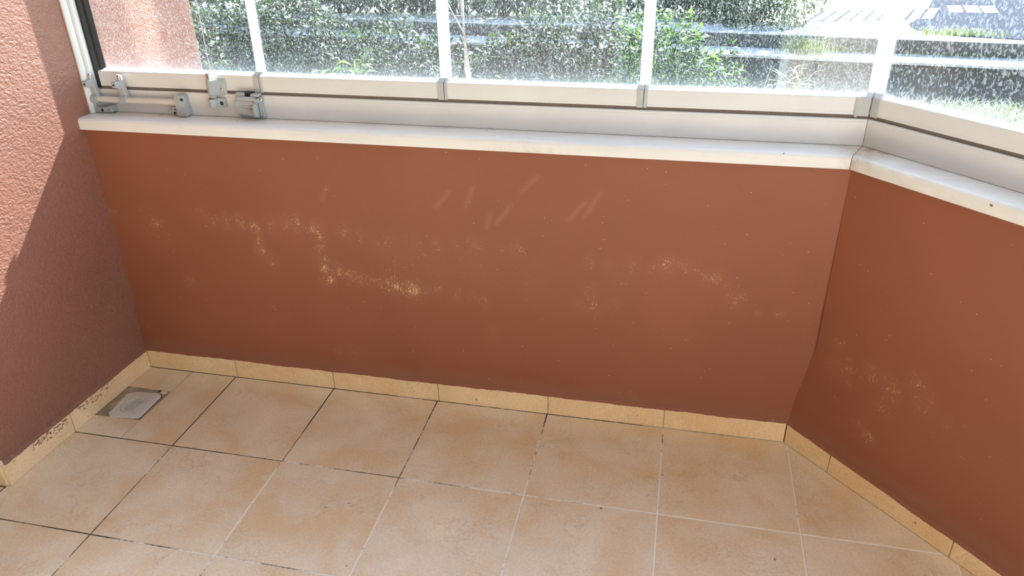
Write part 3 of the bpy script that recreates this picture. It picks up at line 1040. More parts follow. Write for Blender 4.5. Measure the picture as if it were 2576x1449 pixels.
JX = [-.2775, .2085, .7175, 1.2145]
LBL = ['front glazing panel beside the stucco wall, carrying the spring latch', 'front glazing panel second from the stucco wall', 'front glazing panel with the slender pale trunk behind it', 'front glazing panel ending at the angled corner']
def end_cap(parent, xa, xb, gapside):
    mb = sweep_front(MB(), CAPP, xa, xb=xb)
    return mb.build('end_cap', M['cap'], parent, bevel=.0012)
for k in range(4):
    xa = JX[k]
    last = k == 3
    w = empty('window_%d' % (k + 1), (xa, Y0 + .1, .887))
    structure(w, LBL[k], 'window')
    xb = JX[k + 1] if not last else None
    if last:
        mb = sweep_front(MB(), RAIL, xa, gap=.004)
    else:
        mb = sweep_front(MB(), RAIL, xa, xb=xb - .0012)
    local(mb.build('bottom_rail', M['alu'], bevel=.0006, seg=1), w)
    gx = xb - .002 if not last else corner(GY)[0] - .012
    ga = xa + (.012 if k == 0 else .004)
    local(glass_pane('glass_pane', ((ga, Y0 + GY), (gx, Y0 + GY), (0, .008)), None, M['glass']), w)
    if k == 0:
        # edge of the overlapping leaf: a fine grey line behind the latch
        local(MB().box(.0575, .0595, Y0 + GY - .0008, Y0 + GY + .0004, .934, 2.36).build('glass_edge', M['cap']), w)
    if not last:
        local(end_cap(None, xb - .0165, xb - .0010, 1), w)
        # frosted plastic joint between two panes
        wd = (.0125, .0135) if k else (.0105, .0095)
        local(MB().box(xb - wd[0], xb - .0006, Y0 + GY - .0035, Y0 + GY + .0115, .9335, 2.37).build('joint_seal', M['seal'], bevel=.001), w)
    if k > 0:
        local(end_cap(None, xa + .0004, xa + .0085, -1), w)
        wd = .0135 if k > 1 else .0095
        local(MB().box(xa + .0006, xa + wd, Y0 + GY - .0035, Y0 + GY + .0115, .9335, 2.37).build('joint_seal', M['seal'], bevel=.001), w)
# corner caps of the front side
w4 = bpy.data.objects['window_4']
mb = MB()
n = len(CAPP)
L = [(corner(o)[0] - .034, Y0 + o, z) for o, z in CAPP]
Rr = [(corner(o)[0] - .0016, Y0 + o, z) for o, z in CAPP]
mb.add(L + Rr, [tuple(range(n)), tuple(range(2 * n - 1, n - 1, -1))] + [(i, (i + 1) % n, n + (i + 1) % n, n + i) for i in range(n)])
local(mb.build('end_cap', M['cap'], bevel=.0012), w4)
local(MB().box(corner(GY)[0] - .040, corner(GY)[0] - .034, Y0 + .0838, Y0 + .088, .882, .928).build('cap_fin', M['cap'], bevel=.0008), w4)
mb = MB()
mb.prism([(corner(GY)[0] - .0145, Y0 + GY - .0035), (corner(GY - .0035)[0] - .001, Y0 + GY - .0035), (corner(GY + .0115)[0] - .001, Y0 + GY + .0115), (corner(GY)[0] - .0145, Y0 + GY + .0115)], 'z', .9335, 2.37)
local(mb.build('joint_seal', M['seal'], bevel=.001), w4)
# angled wing sashes
for k, (s0, s1) in enumerate(((0.0, .56), (.563, 1.12), (1.123, 1.70))):
    x, y = wing(.1, s0)
    w = empty('window_%d' % (7 + k) if k else 'window_5', (x, y, .887))
    structure(w, ['rain streaked glazing panel of the angled wing next to the corner', 'second glazing panel of the angled wing', 'last glazing panel of the angled wing'][k], 'window')
    if k == 0:
        local(sweep_wing(MB(), RAIL, None, s1, gap=.004).build('bottom_rail', M['alu'], bevel=.0006, seg=1), w)
        n = len(CAPP)
        A = [(corner(o)[0] + DX * .0016, corner(o)[1] + DY * .0016, z) for o, z in CAPP]
        B = [(corner(o)[0] + DX * .020, corner(o)[1] + DY * .020, z) for o, z in CAPP]
        local(MB().add(A + B, [tuple(range(n)), tuple(range(2 * n - 1, n - 1, -1))] + [(i, (i + 1) % n, n + (i + 1) % n, n + i) for i in range(n)]).build('end_cap', M['cap'], bevel=.0012), w)
        c0 = corner(GY)
        ga = (c0[0] + DX * .012, c0[1] + DY * .012)
        q = [(corner(GY - .0035)[0] + DX * .001, corner(GY - .0035)[1] + DY * .001), (c0[0] + DX * .0165 - NX * .0035, c0[1] + DY * .0165 - NY * .0035), (c0[0] + DX * .0165 + NX * .0115, c0[1] + DY * .0165 + NY * .0115), (corner(GY + .0115)[0] + DX * .001, corner(GY + .0115)[1] + DY * .001)]
        local(MB().prism(q, 'z', .9335, 2.37).build('joint_seal', M['seal'], bevel=.001), w)
    else:
        local(sweep_wing(MB(), RAIL, s0, s1).build('bottom_rail', M['alu'], bevel=.0006, seg=1), w)
        ga = wing(GY, s0 + .004)
    gb = wing(GY, s1 - .002)
    local(glass_pane('glass_pane', (ga, gb, (NX * .008, NY * .008)), None, M['glass_side']), w)
    a, b, c_, d_ = wing(GY - .0035, s1 - .0135), wing(GY - .0035, s1 - .0006), wing(GY + .0115, s1 - .0006), wing(GY + .0115, s1 - .0135)
    local(MB().prism([a, b, c_, d_], 'z', .9335, 2.37).build('joint_seal', M['seal'], bevel=.001), w)

# ------------------------------------------------------------------ hardware on the track
TY = Y0 + .0806                  # track face
def screw(parent, x, y, z, r=.0032, mat='screw', normal='y'):
    mb = MB()
    mb.tube([(x, y + .0012, z), (x, y - .0005, z), (x, y - .0011, z)], [r, r, r * .72], 14)
    s = local(mb.build('screw', M[mat], smooth=True), parent)
    c = MB().box(x - r * .55, x + r * .55, y - .00125, y - .0010, z - r * .12, z + r * .12)
    c.box(x - r * .12, x + r * .12, y - .00125, y - .0010, z - r * .55, z + r * .55)
    cr = c.build('cross_slot', M['dark'])
    cr.parent = s
    return s
def hole(parent, x, y, z, r):
    return local(MB().tube([(x, y + .0004, z), (x, y - .0004, z)], r, 16).build('screw_hole', M['dark']), parent)

# long lock bar
lb = empty('window_lock_bar', (-.16, TY - .012, .8172))
tag(lb, 'grey lock bar with two hooked catches on the track beside the stucco wall', 'window lock')
ry, rz = TY - .0155, .8555
local(MB().tube([(-.290, ry, rz), (-.030, ry, rz)], .0085, 20).build('rod', M['rod'], smooth=True), lb)
for k in range(6):
    x = -.243 + .041 * k
    local(MB().tube([(x, ry, rz + .0079), (x, ry, rz + .0089)], .0034, 12).build('rod_stud', M['screw'], smooth=True), lb)
# left end bracket: upright, foot with screw and hole
mb = MB()
mb.prism([(-.3125, .8640), (-.2885, .8625), (-.2850, .8540), (-.2850, .8440), (-.2900, .8400), (-.2870, .8335), (-.2660, .8345), (-.2440, .8385), (-.2400, .8355), (-.2395, .8225), (-.2440, .8195), (-.2900, .8180), (-.3010, .8230), (-.3090, .8350)], 'y', TY - .022, TY - .004)
local(mb.build('end_bracket', M['grey'], bevel=.0025), lb)
local(MB().box(-.2600, -.2395, TY - .0105, TY, .8195, .8385).build('bracket_foot', M['grey'], bevel=.003), lb)
local(MB().box(-.2990, -.2900, TY - .016, TY, .8450, .8600).build('bracket_back', M['grey'], bevel=.002), lb)
screw(lb, -.2480, TY - .0225, .8290, .0036, 'grey')
hole(lb, -.2710, TY - .0222, .8262, .0042)
# right end bracket: tall rounded head with foot turned back
hd_ = [(-.0355, .8240), (-.0355, .8690)]
for k in range(0, 9):
    a = R(180 - 180 * k / 8)
    hd_.append((-.0215 + .0140 * math.cos(a), .8690 + .0085 * math.sin(a)))
hd_ += [(-.0050, .8240), (-.0075, .8190), (-.0330, .8190)]
local(MB().prism(hd_, 'y', TY - .026, TY).build('end_bracket', M['grey'], bevel=.0035, seg=3), lb)
local(MB().prism([(-.0560, .8270), (-.0545, .8370), (-.0500, .8430), (-.0355, .8430), (-.0355, .8375), (-.0450, .8375), (-.0470, .8350), (-.0330, .8340), (-.0330, .8195), (-.0520, .8205)], 'y', TY - .020, TY).build('bracket_foot', M['grey'], bevel=.002), lb)
hole(lb, -.0455, TY - .0202, .8262, .0040)
local(MB().tube([(-.0118, TY - .0266, .8655), (-.0118, TY - .0240, .8655)], .0048, 6).build('hex_socket', M['dark']), lb)
# two hooked catches riding on the rod
def catch(x):
    c = empty('catch', (x, TY - .012, rz), lb)
    c.matrix_parent_inverse = Matrix.Translation(-Vector(lb.location))
    def sub(mb, name, mat, **kw):
        o = mb.build(name, mat, **kw)
        o.parent = c
        o.matrix_parent_inverse = Matrix.Translation(-Vector((x, TY - .012, rz)))
        return o
    # upright
    sub(MB().prism([(x - .0085, rz + .004), (x + .0110, rz + .002), (x + .0120, rz + .010), (x + .0085, rz + .034), (x + .0030, rz + .0520), (x - .0060, rz + .0510), (x - .0105, rz + .0300)], 'y', TY - .0185, TY - .0035), 'upright', M['grey'], bevel=.0022)
    # collar clasping the rod
    prof = []
    for k in range(13):
        a = R(-20 - 300 * k / 12)
        prof.append((ry + .0128 * math.cos(a), rz + .0128 * math.sin(a)))
    inner = []
    for k in range(13):
        a = R(-20 - 300 * (12 - k) / 12)
        inner.append((ry + .0088 * math.cos(a), rz + .0088 * math.sin(a)))
    sub(MB().prism(prof + inner, 'x', x - .0085, x + .0105), 'collar', M['grey'])
    # wedge shaped nose with a hole, pointing into the room
    y1, y2 = TY - .006, TY - .034
    vs_ = [(x - .013, y2, rz + .0365), (x - .001, y2, rz + .0355), (x + .001, y2, rz + .0510), (x - .013, y2, rz + .0520),
           (x - .006, y1, rz + .0330), (x + .007, y1, rz + .0300), (x + .009, y1, rz + .0570), (x - .006, y1, rz + .0560)]
    sub(MB().add(vs_, [(0, 3, 2, 1), (4, 5, 6, 7), (0, 1, 5, 4), (1, 2, 6, 5), (2, 3, 7, 6), (3, 0, 4, 7)]), 'nose', M['grey'], bevel=.0015)
    sub(MB().tube([(x - .0068, y2 + .0006, rz + .0440), (x - .0068, y2 - .0004, rz + .0440)], .0027, 14), 'screw_hole', M['dark'])
    # polished pin with a flat cap
    sub(MB().tube([(x - .001, TY - .012, rz + .050), (x - .001, TY - .012, rz + .0655)], .0048, 16), 'pin', M['chrome'], smooth=True)
    sub(MB().tube([(x - .001, TY - .012, rz + .0650), (x - .001, TY - .012, rz + .0680)], [.0072, .0066], 18), 'pin_cap', M['chrome'], smooth=True)
    sub(MB().box(x + .0035, x + .0062, TY - .016, TY - .008, rz + .050, rz + .0662), 'pin_clip', M['grey'], bevel=.0008)
    return c
catch(-.2890)
catch(-.1985)

# spring latch on the first rail and its keeper on the track
RY = Y0 + .0866
sl = empty('spring_latch', (.083, RY, .872))
tag(sl, 'grey spring latch with polished pull pin on the first sash rail', 'window latch')
prof = [(.0590, RY), (.0585, RY - .006), (.0605, RY - .013), (.0660, RY - .0235), (.0740, RY - .0275), (.0820, RY - .0255), (.0870, RY - .0140), (.0920, RY - .0085), (.1080, RY - .0065), (.1110, RY - .003), (.1110, RY)]
bodym = MB()
nn = len(prof)
levels = [(.8745, .80), (.8800, 1.0), (.9130, 1.0), (.9175, .92)]
vs_ = []
for z, k in levels:
    for x, y in prof:
        vs_.append((.085 + (x - .085) * (1 if k == 1 else .93), RY + (y - RY) * k, z))
fs = [tuple(range(nn)), tuple(range(3 * nn, 4 * nn))]
for r in range(3):
    fs += [(r * nn + i, r * nn + (i + 1) % nn, (r + 1) * nn + (i + 1) % nn, (r + 1) * nn + i) for i in range(nn)]
local(bodym.add(vs_, fs).build('housing', M['grey'], bevel=.002), sl)
local(MB().tube([(.0735, RY - .0135, .8680), (.0735, RY - .0135, .8760)], .0082, 18).build('bolt', M['rod'], smooth=True), sl)
kp = local(MB().tube([(.0715, RY - .0130, .9150), (.0700, RY - .0130, .9330), (.0698, RY - .0130, .9345)], [.0078, .0078, .0065], 20).build('pull_pin', M['chrome'], smooth=True), sl)
local(MB().tube([(.0718, RY - .0130, .9150), (.0716, RY - .0130, .9175)], .0092, 20).build('pin_collar', M['grey'], smooth=True), sl)
screw(sl, .0985, RY - .0078, .8915, .0036)
screw(sl, .0615, RY - .0125, .8900, .0026, 'grey')
lk = empty('latch_keeper', (.083, TY, .845))
tag(lk, 'grey keeper block with a round hole on the track below the spring latch', 'window latch')
prof = [(.0605, TY), (.0600, TY - .010), (.0650, TY - .0235), (.0735, TY - .0270), (.0835, TY - .0235), (.0890, TY - .0110), (.1060, TY - .0090), (.1075, TY)]
local(MB().prism(prof, 'z', .8455, .8690).build('block', M['grey'], bevel=.0022), lk)
hole(lk, .0965, TY - .0104, .8560, .0052)
local(MB().tube([(.0735, TY - .0135, .8688), (.0735, TY - .0135, .8694)], .0086, 18).build('bolt_socket', M['dark']), lk)

# panel release guide (box with ribs, lever and screws)
gb_ = empty('panel_guide_box', (.178, TY, .8172))
tag(gb_, 'grey ribbed plastic release guide screwed to the track below the first joint', 'window guide')
def part_g(mb, name, mat, **kw):
    return local(mb.build(name, M[mat], **kw), gb_)
part_g(MB().box(.1420, .2160, TY - .008, TY, .8215, .8770), 'back_plate', 'grey', bevel=.002)
part_g(MB().prism([(.1405, .8680), (.1405, .8500), (.1440, .8365), (.1490, .8310), (.2050, .8240), (.2060, .8660)], 'y', TY - .020, TY - .004), 'cover', 'grey', bevel=.0022)
part_g(MB().tube([(.1500, TY - .0170, .8735), (.2010, TY - .0170, .8725)], .0062, 16), 'hinge_barrel', 'grey', smooth=True)
part_g(MB().tube([(.2005, TY - .0170, .8690), (.2115, TY - .0170, .8690)], .0060, 14), 'hinge_knuckle', 'grey', smooth=True)
part_g(MB().box(.1425, .1700, TY - .016, TY + .004, .8780, .8865), 'upper_block', 'grey', bevel=.003)
part_g(MB().box(.1870, .2125, TY - .016, TY + .004, .8775, .8855), 'upper_block', 'grey', bevel=.003)
part_g(MB().box(.1695, .1875, TY - .010, TY + .008, .8745, .8880), 'slot', 'dark')
vs_ = [(.1480, TY - .0195, .8555), (.1960, TY - .0240, .8545), (.1960, TY - .0240, .8515), (.1480, TY - .0195, .8550), (.1480, TY - .017, .8555), (.1960, TY - .017, .8545), (.1960, TY - .017, .8515), (.1480, TY - .017, .8550)]
part_g(MB().add(vs_, [(0, 1, 2, 3), (7, 6, 5, 4), (0, 4, 5, 1), (1, 5, 6, 2), (2, 6, 7, 3), (3, 7, 4, 0)]), 'rib', 'grey')
vs_ = [(.1500, TY - .0195, .8515), (.1960, TY - .0250, .8450), (.1960, TY - .0250, .8420), (.1500, TY - .0195, .8505), (.1500, TY - .017, .8515), (.1960, TY - .017, .8450), (.1960, TY - .017, .8420), (.1500, TY - .017, .8505)]
part_g(MB().add(vs_, [(0, 1, 2, 3), (7, 6, 5, 4), (0, 4, 5, 1), (1, 5, 6, 2), (2, 6, 7, 3), (3, 7, 4, 0)]), 'rib', 'grey')
part_g(MB().prism([(.1955, .8555), (.2030, .8640), (.2060, .8600), (.2065, .8280), (.1965, .8270)], 'y', TY - .030, TY - .010), 'lever', 'grey', bevel=.002)
part_g(MB().box(.2075, .2120, TY - .014, TY - .002, .8260, .8680), 'side_channel', 'grey', bevel=.001)
for x, z, k in ((.1455, .8728, 'screw'), (.2135, .8712, 'screw'), (.1500, .8262, 'grey'), (.2130, .8255, 'grey')):
    part_g(MB().tube([(x, TY - .002, z), (x, TY - .0110, z)], .0052, 16), 'screw_boss', 'grey', smooth=True)
    screw(gb_, x, TY - .0112, z, .0040, k)

# hair-like fibres lying on the sill near the lock bar
mb = MB()
rnd = random.Random(21)
for k in range(3):
    x, y = rnd.uniform(-.10, -.02), Y0 + rnd.uniform(.045, .07)
    pts = []
    a = rnd.uniform(0, 6)
    for i in range(10):
        pts.append((x, y, .8183))
        x += .003 * math.cos(a); y += .0016 * math.sin(a); a += rnd.uniform(-.2, .6)
    mb.tube(pts, .00025, 5)
tag(mb.build('stray_fibres', simple('brown_fibre', srgb(120, 96, 76), .8)), 'stray brown fibres lying on the marble sill near the lock bar', 'fibres', kind='stuff')

# ------------------------------------------------------------------ outside: unseen frame added to throw the light stripes
shade_fr = empty('added_shade_frame', (0.02, 1.6, 2.55))
tag(shade_fr, 'unseen arm with two canvas straps, added to cast stripes of shade', 'shade frame')
local(MB().tube([(0.02, .53, 2.55), (0.02, 1.6, 2.55)], .012, 12).build('arm', M['alu']), shade_fr)
local(MB().tube([(-.10, 1.6, 2.53), (.17, 1.6, 2.53)], .012, 12).build('crossbar', M['alu']), shade_fr)
local(MB().box(-.105, -.047, 1.596, 1.604, 1.32, 2.53).build('shade_strap', M['canvas']), shade_fr)
local(MB().box(-.017, .050, 1.596, 1.604, 1.32, 2.53).build('shade_strap', M['canvas']), shade_fr)

# ------------------------------------------------------------------ outside: terraces
def yl(x):                      # front line of the garden ledge
    return 5.55 - 0.105 * (x - 2.5)
def band(name, d0, d1, z0, z1, mat, label, cat, xa=-14, xb=14):
    p = [(xa, yl(xa) + d0), (xb, yl(xb) + d0), (xb, yl(xb) + d1), (xa, yl(xa) + d1)]
    return structure(MB().prism(p, 'z', z0, z1).build(name, M[mat]), label, cat)
mb = MB()
n1, n2 = 60, 26
vs_ = []
for j in range(n2 + 1):
    for i in range(n1 + 1):
        x = -14 + 28 * i / n1
        y = .5 + (yl(x) + .05 - .5) * j / n2
        vs_.append((x, y, -.72 + .16 * (j / n2) + .09 * noise.noise(Vector((x * .8, y * .8, 0)))))
fs = [(j * (n1 + 1) + i, j * (n1 + 1) + i + 1, (j + 1) * (n1 + 1) + i + 1, (j + 1) * (n1 + 1) + i) for j in range(n2) for i in range(n1)]
structure(mb.add(vs_, fs).build('ground_garden', M['soil'], smooth=True), 'dry soil garden bed below the balcony', 'ground')
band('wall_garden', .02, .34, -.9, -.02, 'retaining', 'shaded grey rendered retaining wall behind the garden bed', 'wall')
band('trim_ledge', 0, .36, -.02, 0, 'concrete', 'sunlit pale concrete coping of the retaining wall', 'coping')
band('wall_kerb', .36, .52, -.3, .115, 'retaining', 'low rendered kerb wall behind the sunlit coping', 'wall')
band('pavement', .36, 2.9, .10, .125, 'concrete', 'sunlit pale concrete pavement beyond the kerb wall', 'pavement')
road = [(3.95, 14), (3.9, 8.22), (3.65, 7.39), (3.45, 6.9), (3.32, 6.62), (3.29, 6.42), (3.31, 6.26), (3.40, 6.10), (3.62, 5.98), (4.02, 5.88), (6, 5.66), (14, 4.8), (14, 14)]  # rounded outline of a cast shadow, laid as a dark slab
structure(MB().prism(road, 'z', .10, .131).build('road', M['asphalt']), 'asphalt surface whose dark tone and rounded edge stand for a cast shadow', 'road')
band('road_far', 2.9, 14, .08, .128, 'asphalt', 'dark asphalt lane at the far edge of the view', 'road')
# fence shadow on the pavement, built as pale slabs between dark bars
sl_root = structure(MB().prism([(2.4, 6.62), (3.62, 6.92), (3.85, 7.62), (2.65, 7.36)], 'z', .12, .1262).build('fence_shadow_strip', M['asphalt']), 'fence shadow on the pavement, modelled as dark bars and pale sunlit gaps', 'paving')
for k in range(9):
    t0, t1 = k / 9 + .012, (k + 1) / 9 - .012
    a = Vector((2.42, 6.63)).lerp(Vector((3.60, 6.91)), t0); b = Vector((2.42, 6.63)).lerp(Vector((3.60, 6.91)), t1)
    c_ = Vector((2.68, 7.35)).lerp(Vector((3.83, 7.60)), t1); d_ = Vector((2.68, 7.35)).lerp(Vector((3.83, 7.60)), t0)
    MB().prism([tuple(a), tuple(b), tuple(c_), tuple(d_)], 'z', .12, .133).build('sunlit_gap', M['concrete'], sl_root)
for k in range(3):
    x = 3.83 + .16 * k
    MB().prism([(x, 7.30), (x + .135, 7.31), (x + .24, 7.79), (x + .10, 7.78)], 'z', .12, .136).build('sunlit_gap', M['concrete'], sl_root)
rd = bpy.data.objects['road_far']
for k in range(9):
    for r in range(2):
        x = 2.75 + .21 * k + .06 * r; y = 8.5 + .5 * r
        MB().prism([(x, y), (x + .05, y), (x + .0, y + .22), (x - .05, y + .22)], 'z', .126, .131).build('sun_fleck', M['sun_fleck_tone'], rd)  # sun flecks on the road, built as thin white dashes

# ------------------------------------------------------------------ outside: planting
def leaves_mesh(name, centers, size, mat, parent, rng, narrow=.45, droop=.2, clump=1):
    vs_, fs, tone = [], [], []
    for (p, nrm, tn) in centers:
        p = Vector(p)
        L = size * rng.uniform(.6, 1.35)
        W = L * narrow * rng.uniform(.8, 1.2)
        d = Vector((rng.gauss(0, 1), rng.gauss(0, 1), rng.gauss(-droop, .7)))
        d = (d + Vector(nrm) * 1.1).normalized()
        s = d.cross(Vector((rng.gauss(0, .5), rng.gauss(0, .5), 1))).normalized()
        up = s.cross(d).normalized()
        n = len(vs_)
        bend = L * rng.uniform(.05, .3)
        vs_ += [tuple(p), tuple(p + d * L * .45 + s * W * .5 + up * bend * .3), tuple(p + d * L - up * bend), tuple(p + d * L * .45 - s * W * .5 + up * bend * .3), tuple(p + d * L * .5 + up * bend * .05)]
        fs += [(n, n + 1, n + 4), (n + 1, n + 2, n + 4), (n + 2, n + 3, n + 4), (n + 3, n, n + 4)]
        tone += [tn] * 5
    me = bpy.data.meshes.new(name)
    me.from_pydata(vs_, [], fs)
    at = me.attributes.new('tone', 'FLOAT', 'POINT')
    at.data.foreach_set('value', tone)
    me.materials.append(mat)
    for p in me.polygons:
        p.use_smooth = True
    o = bpy.data.objects.new(name, me)
    col.objects.link(o)
    o['kind'] = 'stuff'
    o.parent = parent
    o.matrix_parent_inverse = Matrix.Translation(-Vector(parent.location))
    return o
def bush(name, label, base, blobs, count, size, mat, seed, group=None, narrow=.45, bright=.5, bark='darkbark', cat='bush'):
    """blobs: (dx, dy, dz, rx, ry, rz) ellipsoids of foliage around the base"""
    rng = random.Random(seed)
    o = empty(name, base)
    tag(o, label, cat, group)
    tot = sum(b[3] * b[5] for b in blobs)
    cs = []
    for b in blobs:
        for _ in range(int(count * b[3] * b[5] / tot)):
            d = Vector((rng.gauss(0, 1), rng.gauss(0, 1), rng.gauss(0, 1))).normalized()
            r = rng.uniform(.35, 1) ** .5
            k = 1 + .35 * noise.noise(d * 2.2 + Vector((seed, b[0], b[2])))
            p = (base[0] + b[0] + d.x * b[3] * r * k, base[1] + b[1] + d.y * b[4] * r * k, base[2] + b[2] + d.z * b[5] * r * k)
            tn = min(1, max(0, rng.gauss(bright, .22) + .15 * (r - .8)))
            cs.append((p, d, tn))
    leaves_mesh('foliage', cs, size, mat, o, rng, narrow)
    mb = MB()
    for i in range(min(7, 2 + len(blobs))):
        b = blobs[i % len(blobs)]
        tip = Vector((base[0] + b[0] + rng.uniform(-.3, .3) * b[3], base[1] + b[1] + rng.uniform(-.3, .3) * b[4], base[2] + b[2] + b[5] * rng.uniform(.2, .7)))
        s = Vector(base) + Vector((rng.uniform(-.06, .06), rng.uniform(-.06, .06), -.05))
        m = s.lerp(tip, .5) + Vector((rng.uniform(-.08, .08), rng.uniform(-.08, .08), .05))
        mb.tube([s, m, tip], [.02, .014, .005], 7)
    st = mb.build('stems', M[bark], smooth=True)
    local(st, o)
    return o
GB = 'bushes in the garden'
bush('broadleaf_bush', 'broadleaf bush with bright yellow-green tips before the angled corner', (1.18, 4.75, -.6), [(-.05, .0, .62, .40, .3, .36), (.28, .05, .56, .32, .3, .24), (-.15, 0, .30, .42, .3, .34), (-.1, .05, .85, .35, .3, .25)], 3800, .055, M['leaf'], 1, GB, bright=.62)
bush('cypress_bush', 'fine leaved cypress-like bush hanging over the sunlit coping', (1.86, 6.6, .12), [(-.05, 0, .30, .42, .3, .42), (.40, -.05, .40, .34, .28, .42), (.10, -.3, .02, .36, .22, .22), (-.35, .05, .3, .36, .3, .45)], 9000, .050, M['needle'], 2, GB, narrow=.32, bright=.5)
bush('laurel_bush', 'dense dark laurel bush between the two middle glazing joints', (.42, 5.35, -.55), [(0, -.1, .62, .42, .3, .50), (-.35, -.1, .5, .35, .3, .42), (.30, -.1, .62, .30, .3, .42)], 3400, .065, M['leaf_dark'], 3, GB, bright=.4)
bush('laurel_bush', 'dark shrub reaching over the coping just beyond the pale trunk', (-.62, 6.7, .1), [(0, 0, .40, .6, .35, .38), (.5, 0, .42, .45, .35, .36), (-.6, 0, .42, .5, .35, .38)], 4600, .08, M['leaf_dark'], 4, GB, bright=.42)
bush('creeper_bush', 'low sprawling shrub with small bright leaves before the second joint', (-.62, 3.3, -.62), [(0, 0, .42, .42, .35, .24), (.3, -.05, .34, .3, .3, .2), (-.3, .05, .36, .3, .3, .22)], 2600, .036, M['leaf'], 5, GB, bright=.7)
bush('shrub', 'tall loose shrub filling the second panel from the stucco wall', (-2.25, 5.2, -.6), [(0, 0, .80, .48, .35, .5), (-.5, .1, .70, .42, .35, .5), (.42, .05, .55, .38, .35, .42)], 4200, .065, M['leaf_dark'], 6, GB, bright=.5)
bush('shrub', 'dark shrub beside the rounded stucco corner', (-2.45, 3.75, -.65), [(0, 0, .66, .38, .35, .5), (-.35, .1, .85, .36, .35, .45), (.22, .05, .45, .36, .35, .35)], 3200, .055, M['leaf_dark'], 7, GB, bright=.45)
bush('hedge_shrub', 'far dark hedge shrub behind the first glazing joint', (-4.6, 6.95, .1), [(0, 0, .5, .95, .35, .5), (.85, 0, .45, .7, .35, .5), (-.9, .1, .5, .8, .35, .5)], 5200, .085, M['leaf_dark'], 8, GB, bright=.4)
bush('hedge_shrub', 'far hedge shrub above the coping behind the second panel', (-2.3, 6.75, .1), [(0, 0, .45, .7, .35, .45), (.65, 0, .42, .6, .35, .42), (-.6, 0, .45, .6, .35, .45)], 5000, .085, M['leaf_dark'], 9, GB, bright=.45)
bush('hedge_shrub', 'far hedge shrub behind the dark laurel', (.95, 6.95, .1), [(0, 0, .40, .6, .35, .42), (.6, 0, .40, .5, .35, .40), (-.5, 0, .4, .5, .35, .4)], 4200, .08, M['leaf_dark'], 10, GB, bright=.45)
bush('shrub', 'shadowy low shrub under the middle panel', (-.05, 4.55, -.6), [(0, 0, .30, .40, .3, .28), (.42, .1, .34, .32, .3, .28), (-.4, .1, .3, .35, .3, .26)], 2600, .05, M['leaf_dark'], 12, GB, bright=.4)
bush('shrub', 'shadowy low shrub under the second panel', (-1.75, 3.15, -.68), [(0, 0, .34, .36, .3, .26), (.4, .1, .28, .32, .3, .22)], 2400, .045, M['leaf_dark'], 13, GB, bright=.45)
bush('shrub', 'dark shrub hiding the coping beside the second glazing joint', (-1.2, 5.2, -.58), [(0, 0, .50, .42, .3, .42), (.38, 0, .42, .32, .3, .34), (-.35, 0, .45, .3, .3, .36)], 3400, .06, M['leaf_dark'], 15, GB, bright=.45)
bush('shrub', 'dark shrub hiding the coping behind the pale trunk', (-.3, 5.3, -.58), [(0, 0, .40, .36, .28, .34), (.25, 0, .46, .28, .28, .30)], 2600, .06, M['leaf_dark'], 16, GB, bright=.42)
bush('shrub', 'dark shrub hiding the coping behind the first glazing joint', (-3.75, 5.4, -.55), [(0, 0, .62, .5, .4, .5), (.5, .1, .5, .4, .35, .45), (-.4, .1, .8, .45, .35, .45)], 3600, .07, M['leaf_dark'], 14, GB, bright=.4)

# drooping spray of big leaves near the second panel
sp = empty('leafy_branch', (-1.55, 3.9, -.65))
tag(sp, 'leafy branch with a sunlit spray of pointed leaves in the second panel', 'branch')
rng = random.Random(31)
pts = [Vector((-1.55, 3.9, -.68)), Vector((-1.45, 3.8, -.2)), Vector((-1.25, 3.75, .12)), Vector((-1.05, 3.72, .20)), Vector((-.9, 3.7, .26))]
local(MB().tube(pts, [.016, .013, .009, .006, .003], 7).build('stem', M['darkbark'], smooth=True), sp)
cs = []
for k in range(90):
    t = rng.random()
    i = min(3, int(1 + t * 3)); p = pts[i].lerp(pts[i + 1], rng.random())
    cs.append((tuple(p + Vector((rng.gauss(0, .05), rng.gauss(0, .05), rng.gauss(0, .035)))), (0.2, -.3, .1), rng.uniform(.5, 1)))
leaves_mesh('foliage', cs, .095, M['leaf'], sp, rng, .36)

# slender pale tree
tr_ = empty('slender_tree', (-.02, 3.2, -.65))
tag(tr_, 'slender young tree with a pale sunlit trunk outside the middle panel', 'tree')
local(MB().tube([(.025, 3.2, -.72), (.03, 3.2, .10), (-.005, 3.2, .35), (-.02, 3.2, .75), (.01, 3.22, 1.6), (-.02, 3.2, 2.3)], [.021, .020, .017, .013, .010, .006], 10).build('trunk', M['bark'], smooth=True), tr_)
mb = MB()
tips = []
for k in range(9):
    z = 1.35 + .13 * k; a = k * 2.3
    tip = Vector((.3 * math.cos(a), 3.2 + .3 * math.sin(a), z + .25))
    mb.tube([(0, 3.2, z), tip], [.007, .002], 6); tips.append(tip)
mb.tube([(-.01, 3.2, .55), (-.10, 3.15, .75), (-.17, 3.1, .9)], [.006, .004, .002], 6)
br_ = local(mb.build('branches', M['bark']), tr_); br_['kind'] = 'stuff'
cs = []
for tip in tips:
    for _ in range(40):
        cs.append((tuple(tip + Vector((rng.gauss(0, .12), rng.gauss(0, .12), rng.gauss(0, .1)))), (0, 0, .2), rng.uniform(.4, .9)))
leaves_mesh('foliage', cs, .07, M['leaf'], tr_, rng, .5)

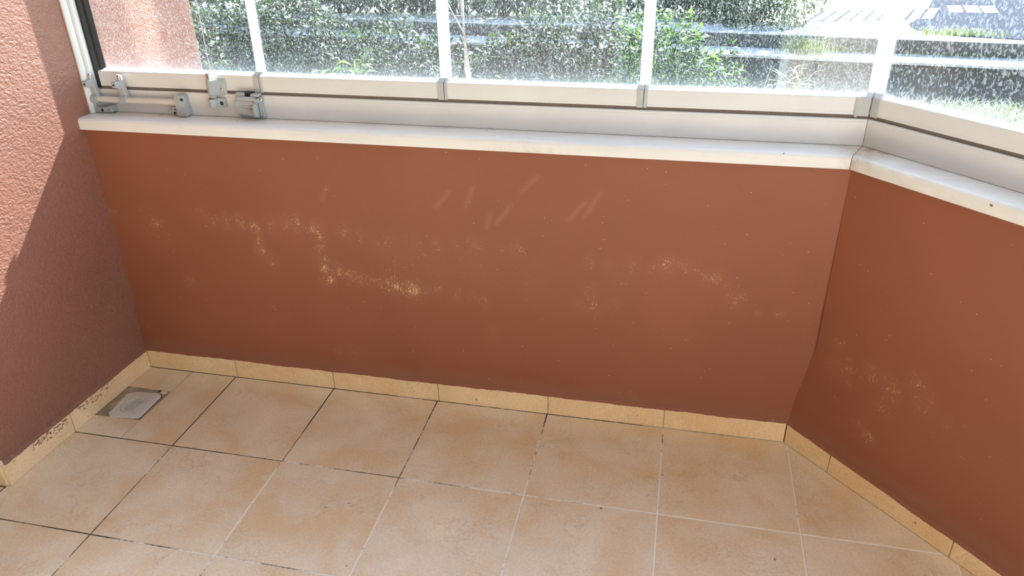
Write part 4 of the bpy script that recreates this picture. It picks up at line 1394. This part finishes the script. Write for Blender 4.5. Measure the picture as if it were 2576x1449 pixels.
# weeds and grass
def blades(name, label, base, rx_, ry_, count, h, mat, seed, group, cat='grass'):
    rng = random.Random(seed)
    o = empty(name, base)
    tag(o, label, cat, group, kind='stuff')
    vs_, fs, tone = [], [], []
    for _ in range(count):
        x, y = base[0] + rng.gauss(0, rx_), base[1] + rng.gauss(0, ry_)
        a = rng.uniform(0, 6.28)
        hh = h * rng.uniform(.5, 1.2); w = .0014 + .002 * rng.random()
        lean = hh * rng.uniform(.2, .9)
        s = Vector((-math.sin(a), math.cos(a), 0)) * w
        d = Vector((math.cos(a), math.sin(a), 0))
        b0 = Vector((x, y, base[2])); b1 = b0 + d * lean * .3 + Vector((0, 0, hh * .65)); b2 = b0 + d * lean + Vector((0, 0, hh * .85))
        n = len(vs_)
        vs_ += [tuple(b0 - s), tuple(b0 + s), tuple(b1 + s * .8), tuple(b1 - s * .8), tuple(b2)]
        fs += [(n, n + 1, n + 2, n + 3), (n + 3, n + 2, n + 4)]
        tone += [rng.random()] * 5
    me = bpy.data.meshes.new('blades')
    me.from_pydata(vs_, [], fs)
    at = me.attributes.new('tone', 'FLOAT', 'POINT')
    at.data.foreach_set('value', tone)
    me.materials.append(mat)
    b = bpy.data.objects.new('blades', me)
    col.objects.link(b)
    local(b, o)
    return o
GG = 'weeds and grass tufts outside'
M['weed'] = leaf_mat('pale_weed_blade', srgb(84, 100, 56), srgb(124, 136, 84), srgb(176, 170, 124), 0.35)
blades('grass_tuft', 'green grass tuft on the coping under the cypress-like bush', (2.32, yl(2.32) + .17, 0), .10, .04, 260, .16, M['weed'], 41, GG)
blades('grass_tuft', 'sparse dry grass along the kerb wall beside the green tuft', (2.75, yl(2.75) + .30, 0), .16, .02, 130, .07, M['weed'], 42, GG)
blades('grass_tuft', 'pale grass growing along the rounded shadow edge of the asphalt', (3.55, 6.02, .13), .20, .04, 420, .07, M['weed'], 43, GG)
blades('grass_tuft', 'small weeds on the coping farthest along the angled wing', (3.5, yl(3.5) + .3, 0), .22, .02, 110, .06, M['weed'], 47, GG)
verge = lump('ground_verge', (3.6, 4.5, -.58), (1.35, .8, .36), M['soil'], None, 5, 4)
structure(verge, 'grassy earth verge outside the angled wing', 'ground')
blades('grass_patch', 'sunlit grassy verge outside the angled wing', (3.45, 4.40, -.26), .48, .20, 7500, .17, M['weed'], 44, GG)
blades('grass_patch', 'dry tangled grass below the front glazing corner', (1.75, 4.5, -.56), .16, .12, 420, .60, M['weed'], 45, GG)
bush('leafy_weed', 'single leafy weed with pale arching leaves before the retaining wall', (2.12, 4.75, -.6), [(0, 0, .56, .13, .10, .10)], 60, .11, M['weed'], 46, None, narrow=.14, bright=.7, cat='weed')
